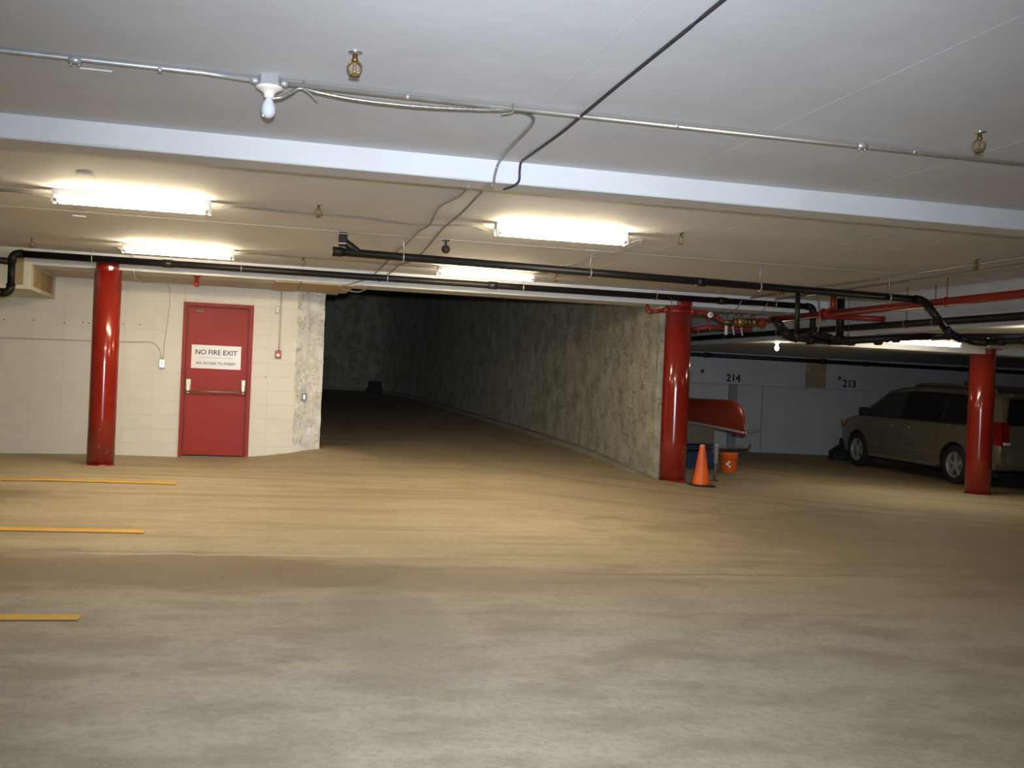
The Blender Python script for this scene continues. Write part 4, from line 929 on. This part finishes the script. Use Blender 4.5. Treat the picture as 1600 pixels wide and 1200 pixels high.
# black box at the head of the ramp
q = at(586, 611, Y=33.0); zz = ramp_h(33.0); ux = 3.85; uy = 33.25
q = at(585, 611, Y=33.1)
t = Thing('black_bin', 'black box on a wider black base at the far end of the ramp', 'box', (q.x, 33.1, zz))
t.part('base', MB().prism([(q.x - 0.27, 32.95, ramp_h(32.95) + 0.09), (q.x + 0.27, 32.95, ramp_h(32.95) + 0.09), (q.x + 0.22, 32.95, ramp_h(32.95) + 0.17), (q.x - 0.20, 32.95, ramp_h(32.95) + 0.17)], (0, 0.3, 0)), M_BLACK, 0.01)
t.part('box_body', MB().box((q.x - 0.19, 32.97, ramp_h(33) + 0.16), (q.x + 0.21, 33.22, ramp_h(33) + 0.36)), M_BLACK, 0.02)
t.part('foot', MB().box((q.x - 0.25, 32.98, ramp_h(33) - 0.01), (q.x + 0.25, 33.2, ramp_h(33) + 0.10)), M_BLACK, 0.01)

# ================================================================== MINIVAN (local: x right, y forward, z up; origin on the ground under the rear axle)
def lerp_tab(tab, y):
    if y <= tab[0][0]: return tab[0][1]
    for (a, u), (b, w) in zip(tab[:-1], tab[1:]):
        if y <= b: return u + (w - u) * (y - a) / (b - a)
    return tab[-1][1]
TOP = [(-1.10, 0.86), (-1.085, 1.02), (-1.05, 1.25), (-0.99, 1.48), (-0.90, 1.61), (-0.75, 1.675), (-0.3, 1.71), (0.6, 1.735), (1.4, 1.73), (2.0, 1.685), (2.3, 1.62), (2.6, 1.44), (2.9, 1.24), (3.1, 1.13), (3.25, 1.085), (3.6, 1.01), (3.85, 0.92), (3.98, 0.80), (4.03, 0.66)]
WID = [(-1.10, 0.90), (-1.05, 0.935), (-0.9, 0.96), (-0.5, 0.985), (0.5, 0.995), (2.6, 0.99), (3.2, 0.965), (3.6, 0.92), (3.85, 0.83), (3.98, 0.72), (4.03, 0.62)]
BOT = [(-1.10, 0.42), (-0.9, 0.34), (-0.5, 0.26), (3.4, 0.22), (3.9, 0.24), (4.03, 0.34)]
BELT = 1.06
def ring(y):
    zt, w, zb = lerp_tab(TOP, y), lerp_tab(WID, y), lerp_tab(BOT, y)
    k = max(0.0, min(1.0, (zt - BELT) / 0.62)); bz = min(BELT, zt - 0.10); rs = 0.955 - 0.155 * k
    mz = min(0.62, bz - 0.06)
    return [(0, zb), (w * 0.86, zb), (w * 0.955, zb + 0.06), (w * 0.985, (zb + mz) / 2 + 0.05), (w, mz), (w * 0.992, bz - 0.02), (w * 0.972, bz + 0.01), (w * (rs + 0.012), zt - 0.085 + 0.03 * (1 - k)), (w * (rs - 0.05), zt - 0.035), (w * (rs - 0.16), zt - 0.012), (0, zt)]
def side_x(y, z):
    R = ring(y)
    for (xa, za), (xb, zb_) in zip(R[4:-1], R[5:]):
        if za <= z <= zb_ and zb_ > za: return xa + (xb - xa) * (z - za) / (zb_ - za)
    return R[4][0]
def build_van(loc):
    t = Thing('minivan', 'champagne minivan with dark windows parked nose to the grey wall', 'van', (0, 0, 0))
    st = sorted(set([p[0] for p in TOP] + [p[0] for p in WID] + [-0.15, 0.1, 0.3, 0.9, 1.15, 1.7, 2.45, 2.75]))
    vs = []; n = None
    for y in st:
        R = ring(y); full = [(x, z) for x, z in R] + [(-x, z) for x, z in reversed(R[1:-1])]
        n = len(full); vs += [(x, y, z) for x, z in full]
    fs = [(i * n + j, i * n + (j + 1) % n, (i + 1) * n + (j + 1) % n, (i + 1) * n + j) for i in range(len(st) - 1) for j in range(n)]
    fs += [tuple(range(n - 1, -1, -1)), tuple((len(st) - 1) * n + j for j in range(n))]
    body = t.part('body', MB().add(vs, fs, True), M_VAN)
    # wheel arches cut out
    for s in (-1, 1):
        for y in (0.0, 3.08):
            cut = link('cut', MB().tube([(s * 0.66, y, 0.345), (s * 1.2, y, 0.345)], 0.405, 36).mesh('cut', M_BLACK))
            md = body.modifiers.new('b', 'BOOLEAN'); md.object = cut; md.operation = 'DIFFERENCE'; md.solver = 'EXACT'
            bpy.context.view_layer.update()
            me = bpy.data.meshes.new_from_object(body.evaluated_get(bpy.context.evaluated_depsgraph_get()))
            body.modifiers.clear(); body.data = me; bpy.data.objects.remove(cut)
    me = body.data; me.materials.clear(); me.materials.append(M_VAN); me.materials.append(M_BLACK)
    for p in me.polygons:
        c = p.center; p.material_index = 0
        for y in (0.0, 3.08):
            rr_ = math.hypot(c.y - y, c.z - 0.345)
            if rr_ < 0.412 and abs(c.x) < 0.985 and (abs(p.normal.x) < 0.3 or abs(c.x) < 0.70) and abs(c.x) > 0.5: p.material_index = 1
    try: me.set_sharp_from_angle(angle=math.radians(38))
    except Exception: pass
    def side_patch(name, ys, zlo, zhi, s, m, off=0.006, nz=5, parent=None):
        mb = MB(); vs = []
        for y in ys:
            a, b_ = zlo(y), zhi(y)
            for k in range(nz + 1):
                z = a + (b_ - a) * k / nz; vs.append((s * (side_x(y, z) + off), y, z))
        q = nz + 1
        mb.add(vs, [(i * q + k, i * q + k + 1, (i + 1) * q + k + 1, (i + 1) * q + k) for i in range(len(ys) - 1) for k in range(nz)], True)
        return t.part(name, mb, m, parent=parent)
    fr_ = lambda a, b_, n_: [a + (b_ - a) * i / n_ for i in range(n_ + 1)]
    roofz = lambda y: lerp_tab(TOP, y) - 0.115
    for s in (-1, 1):
        side_patch('side_window', fr_(1.66, 2.92, 14), lambda y: 1.085, lambda y: max(1.087, min(roofz(y), 1.60) if y < 2.3 else roofz(y) - 0.03), s, M_GLASSF)
        side_patch('side_window', fr_(0.42, 1.58, 8), lambda y: 1.085, roofz, s, M_GLASS)
        side_patch('side_window', fr_(-0.80, 0.36, 8), lambda y: 1.085 + 0.06 * max(0, -0.55 - y) * 4, lambda y: roofz(y) - max(0, -0.5 - y) * 0.25, s, M_GLASS)
        side_patch('window_pillar', fr_(1.58, 1.66, 1), lambda y: 1.08, roofz, s, M_BLACK, 0.004)
        side_patch('window_pillar', fr_(0.36, 0.42, 1), lambda y: 1.08, roofz, s, M_BLACK, 0.004)
        for y in (0.50, 1.62, 2.74):                    # shut lines
            side_patch('door_gap', fr_(y - 0.004, y + 0.004, 1), lambda y: 0.63, lambda y: 1.05, s, M_BLACK, 0.002)
        side_patch('belt_moulding', fr_(-0.6, 2.9, 20), lambda y: 1.062, lambda y: 1.084, s, M_BLACK, 0.008)
        def low_patch(name, y0, y1, z0, z1, m, off, n_=12):
            mb = MB(); vs = []
            for y in fr_(y0, y1, n_):
                for z in (z0, z1):
                    R = ring(y); x = R[4][0]
                    for (xa, za), (xb, zb_) in zip(R[2:-1], R[3:]):
                        if za <= z <= zb_ and zb_ > za: x = xa + (xb - xa) * (z - za) / (zb_ - za); break
                    vs.append((s * (x + off), y, z))
            mb.add(vs, [(2 * i, 2 * i + 1, 2 * i + 3, 2 * i + 2) for i in range(n_)], True); return t.part(name, mb, m)
        low_patch('side_moulding', 0.50, 2.58, 0.50, 0.535, mat('moulding_shade', (0.22, 0.20, 0.16), 0.4, 0.3), 0.010)
        low_patch('sill', 0.46, 2.62, 0.27, 0.32, mat('moulding_shade', (0, 0, 0)), 0.008)
        for y in (1.38, 1.88):
            x = s * (side_x(y, 0.92) + 0.002)
            h_ = t.part('door_handle', MB().tube([(x, y - 0.10, 0.92), (x + s * 0.03, y - 0.08, 0.925), (x + s * 0.03, y + 0.08, 0.925), (x, y + 0.10, 0.92)], 0.013, 8), M_CHROME)
        if s < 0:
            x = s * side_x(-0.15, 0.86)
            t.part('fuel_door', MB().box((x - 0.006, 0.12, 0.80), (x + 0.01, 0.28, 0.95)), M_VAN, 0.006)
        # mirror
        xm = s * (side_x(2.72, 1.12))
        mi = t.part('mirror', MB().obox((xm + s * 0.13, 2.70, 1.15), (0.10, 0, 0), (0, 0.055, 0), (0, 0, 0.085)), M_BLACK, 0.03)
        t.part('mirror_arm', MB().tube([(xm - s * 0.02, 2.72, 1.09), (xm + s * 0.08, 2.71, 1.10)], 0.025, 8), M_BLACK, parent=mi)
        # tail lamp and headlamp
        tl = []
        for y, z in ((-1.125, 0.76), (-0.90, 0.80), (-0.80, 1.00), (-0.86, 1.17), (-1.085, 1.17)): tl.append((s * (lerp_tab(WID, y) + 0.018), y, z))
        lamp = t.part('tail_lamp', MB().prism(tl, (-s * 0.16, -0.012, 0)), M_TAIL, 0.006)
        t.part('reverse_lens', MB().box((s * 0.82 - 0.06, -1.145, 0.78), (s * 0.82 + 0.07, -1.11, 0.83)), M_PORC, 0.004, parent=lamp)
        hl = t.part('head_lamp', MB().prism([(s * 0.60, 4.0, 0.74), (s * 0.84, 3.87, 0.78), (s * 0.93, 3.64, 0.86), (s * 0.90, 3.62, 0.95), (s * 0.78, 3.86, 0.89), (s * 0.58, 3.98, 0.84)], (0, 0.012, 0)), M_CHROME, 0.003)
        t.part('marker_lens', MB().box((s * 0.90 - 0.03, 3.66, 0.84), (s * 0.90 + 0.035, 3.78, 0.92)), M_AMBER, 0.008, parent=hl)
        # roof rail
        t.part('roof_rail', MB().tube(smooth_path([(s * 0.70, -0.70, 1.655), (s * 0.70, -0.55, 1.73), (s * 0.71, 0.4, 1.765), (s * 0.70, 1.4, 1.755), (s * 0.69, 1.6, 1.70)]), 0.020, 8), M_DARKST)
    # glass front and back
    def cross(y, zoff=0.0, k=0.92): R = ring(y); return R[9][0] * k, R[9][1]
    mb = MB(); vs = []
    for y in (2.34, 2.6, 2.9, 3.06):
        w, z = cross(y, k=1.05); zt = lerp_tab(TOP, y)
        for f in (-1, -0.5, 0, 0.5, 1): vs.append((w * f, y + 0.008, zt - 0.012 * abs(f) ** 2 + 0.010))
    t.part('windshield', mb.add(vs, [(i * 5 + j, i * 5 + j + 1, (i + 1) * 5 + j + 1, (i + 1) * 5 + j) for i in range(3) for j in range(4)], True), M_GLASS)
    mb = MB(); vs = []
    for y, z, w in ((-1.078, 1.12, 0.80), (-1.045, 1.28, 0.77), (-0.985, 1.50, 0.70), (-0.945, 1.565, 0.66)):
        for f in (-1, -0.5, 0, 0.5, 1): vs.append((w * f, y - 0.030 + 0.014 * abs(f) ** 3, z))
    t.part('rear_window', mb.add(vs, [(i * 5 + j, i * 5 + j + 1, (i + 1) * 5 + j + 1, (i + 1) * 5 + j) for i in range(3) for j in range(4)], True), M_GLASS)
    t.part('spoiler', MB().box((-0.66, -1.06, 1.60), (0.66, -0.80, 1.645)), M_VAN, 0.02)
    P = []
    for a in [(-0.93 + 0.155 * i) for i in range(13)]: P.append(a)
    mb = MB(); vs = []
    for x in P:
        yb_ = -1.17 + 0.16 * abs(x / 0.93) ** 4
        for dy, z in ((0.10, 0.73), (0.0, 0.715), (-0.015, 0.60), (0.0, 0.47), (0.05, 0.36), (0.16, 0.34)): vs.append((x, yb_ + dy, z))
    bmp = t.part('rear_bumper', mb.add(vs, [(i * 6 + j, i * 6 + j + 1, (i + 1) * 6 + j + 1, (i + 1) * 6 + j) for i in range(12) for j in range(5)], True), M_VAN)
    for s in (-1, 1):
        t.part('bumper_corner', MB().prism([(s * 0.93, -1.02, 0.36), (s * 0.93, -1.02, 0.72), (s * 0.975, -0.60, 0.72), (s * 0.985, -0.42, 0.55), (s * 0.97, -0.44, 0.36)], (-s * 0.03, 0, 0)), M_VAN, 0.01, parent=bmp)
    t.part('number_plate', MB().box((-0.16, -1.125, 0.86), (0.16, -1.105, 1.02)), M_PAPER, 0.004)
    t.part('front_bumper', MB().box((-0.80, 3.80, 0.24), (0.80, 4.06, 0.52)), M_BLACK, 0.08, seg=3)
    # underbody
    t.part('underbody', MB().box((-0.78, -0.85, 0.20), (0.78, 3.75, 0.30)), M_BLACK, 0.02)
    # wheels
    wl = Thing('x', None, None); bpy.data.objects.remove(wl.o)
    R_ = 0.345; prof = [(0.225, -0.105), (0.28, -0.112), (0.325, -0.105), (0.343, -0.08), (R_, -0.04), (R_, 0.04), (0.343, 0.08), (0.325, 0.105), (0.28, 0.112), (0.225, 0.105)]
    def to_me(mb, nm, m, bev=0.0): return mb.mesh(nm, m, bev)
    tyre = to_me(MB().lathe(prof, 40, axis='X', caps=False), 'tyre', M_RUB)
    rimp = [(0.232, -0.10), (0.228, -0.106), (0.210, -0.10), (0.200, -0.075), (0.195, 0.08), (0.225, 0.10)]
    M_RIM = mat('alloy', (0.36, 0.345, 0.30), 0.35, 0.25)
    rim = to_me(MB().lathe(rimp, 40, axis='X', caps=False), 'rim', M_RIM)
    disc = to_me(MB().lathe([(0.0, -0.055), (0.165, -0.055), (0.165, -0.045), (0.0, -0.045)], 24, axis='X'), 'brake_disc', M_DARKST)
    hub_ = to_me(MB().lathe([(0.0, -0.100), (0.03, -0.099), (0.055, -0.090), (0.065, -0.06), (0.0, -0.05)], 20, axis='X'), 'hub_cap', M_RIM)
    spoke = to_me(MB().prism([(-0.092, -0.030, 0.045), (-0.092, 0.030, 0.045), (-0.090, 0.040, 0.205), (-0.090, -0.040, 0.205)], (0.025, 0, 0)), 'spoke', M_RIM, 0.005)
    for y in (0.0, 3.08):
        for s in (-1, 1):
            w = link('wheel', tyre, t.o, (s * 0.855, y, R_)); w.rotation_euler.z = 0 if s < 0 else PI
            link('rim', rim, w); link('brake_disc', disc, w); link('hub_cap', hub_, w)
            for k in range(5):
                o = link('spoke', spoke, w); o.rotation_euler.x = 2 * PI * k / 5 + y
    t.o.location = loc
    return t.o
vx = 13.26; vyr = 16.16
zr, zf_ = ground(vx - 0.85, vyr), ground(vx - 0.85, vyr + 3.08)
van = build_van((vx, vyr, zr))
van.rotation_euler = (math.atan2(zf_ - zr, 3.08), 0, 0)

# dark bundle in front of the van, against the wall
bx_, by_ = 13.0, 20.75; bz_ = ground(bx_, by_)
mb = MB(); vs = []; nn_, mm_ = 14, 8
for j in range(mm_ + 1):
    for i in range(nn_):
        a = 2 * PI * i / nn_; e = PI / 2 * j / mm_
        k = 1 + 0.18 * mnoise.noise((math.cos(a) * 2, math.sin(a) * 2, j * 0.5))
        vs.append((bx_ + 0.42 * math.cos(e) ** 0.8 * math.cos(a) * k, by_ + 0.28 * math.cos(e) ** 0.8 * math.sin(a) * k, bz_ + 0.42 * math.sin(e) * (1 + 0.25 * math.cos(a))))
fs = [(j * nn_ + i, j * nn_ + (i + 1) % nn_, (j + 1) * nn_ + (i + 1) % nn_, (j + 1) * nn_ + i) for j in range(mm_) for i in range(nn_)] + [tuple(range(nn_ - 1, -1, -1))]
solo('black_bag', mb.add(vs, fs, True), M_BLACK, 'black slumped bag on the floor in front of the minivan', 'bag', org=(bx_, by_, bz_))
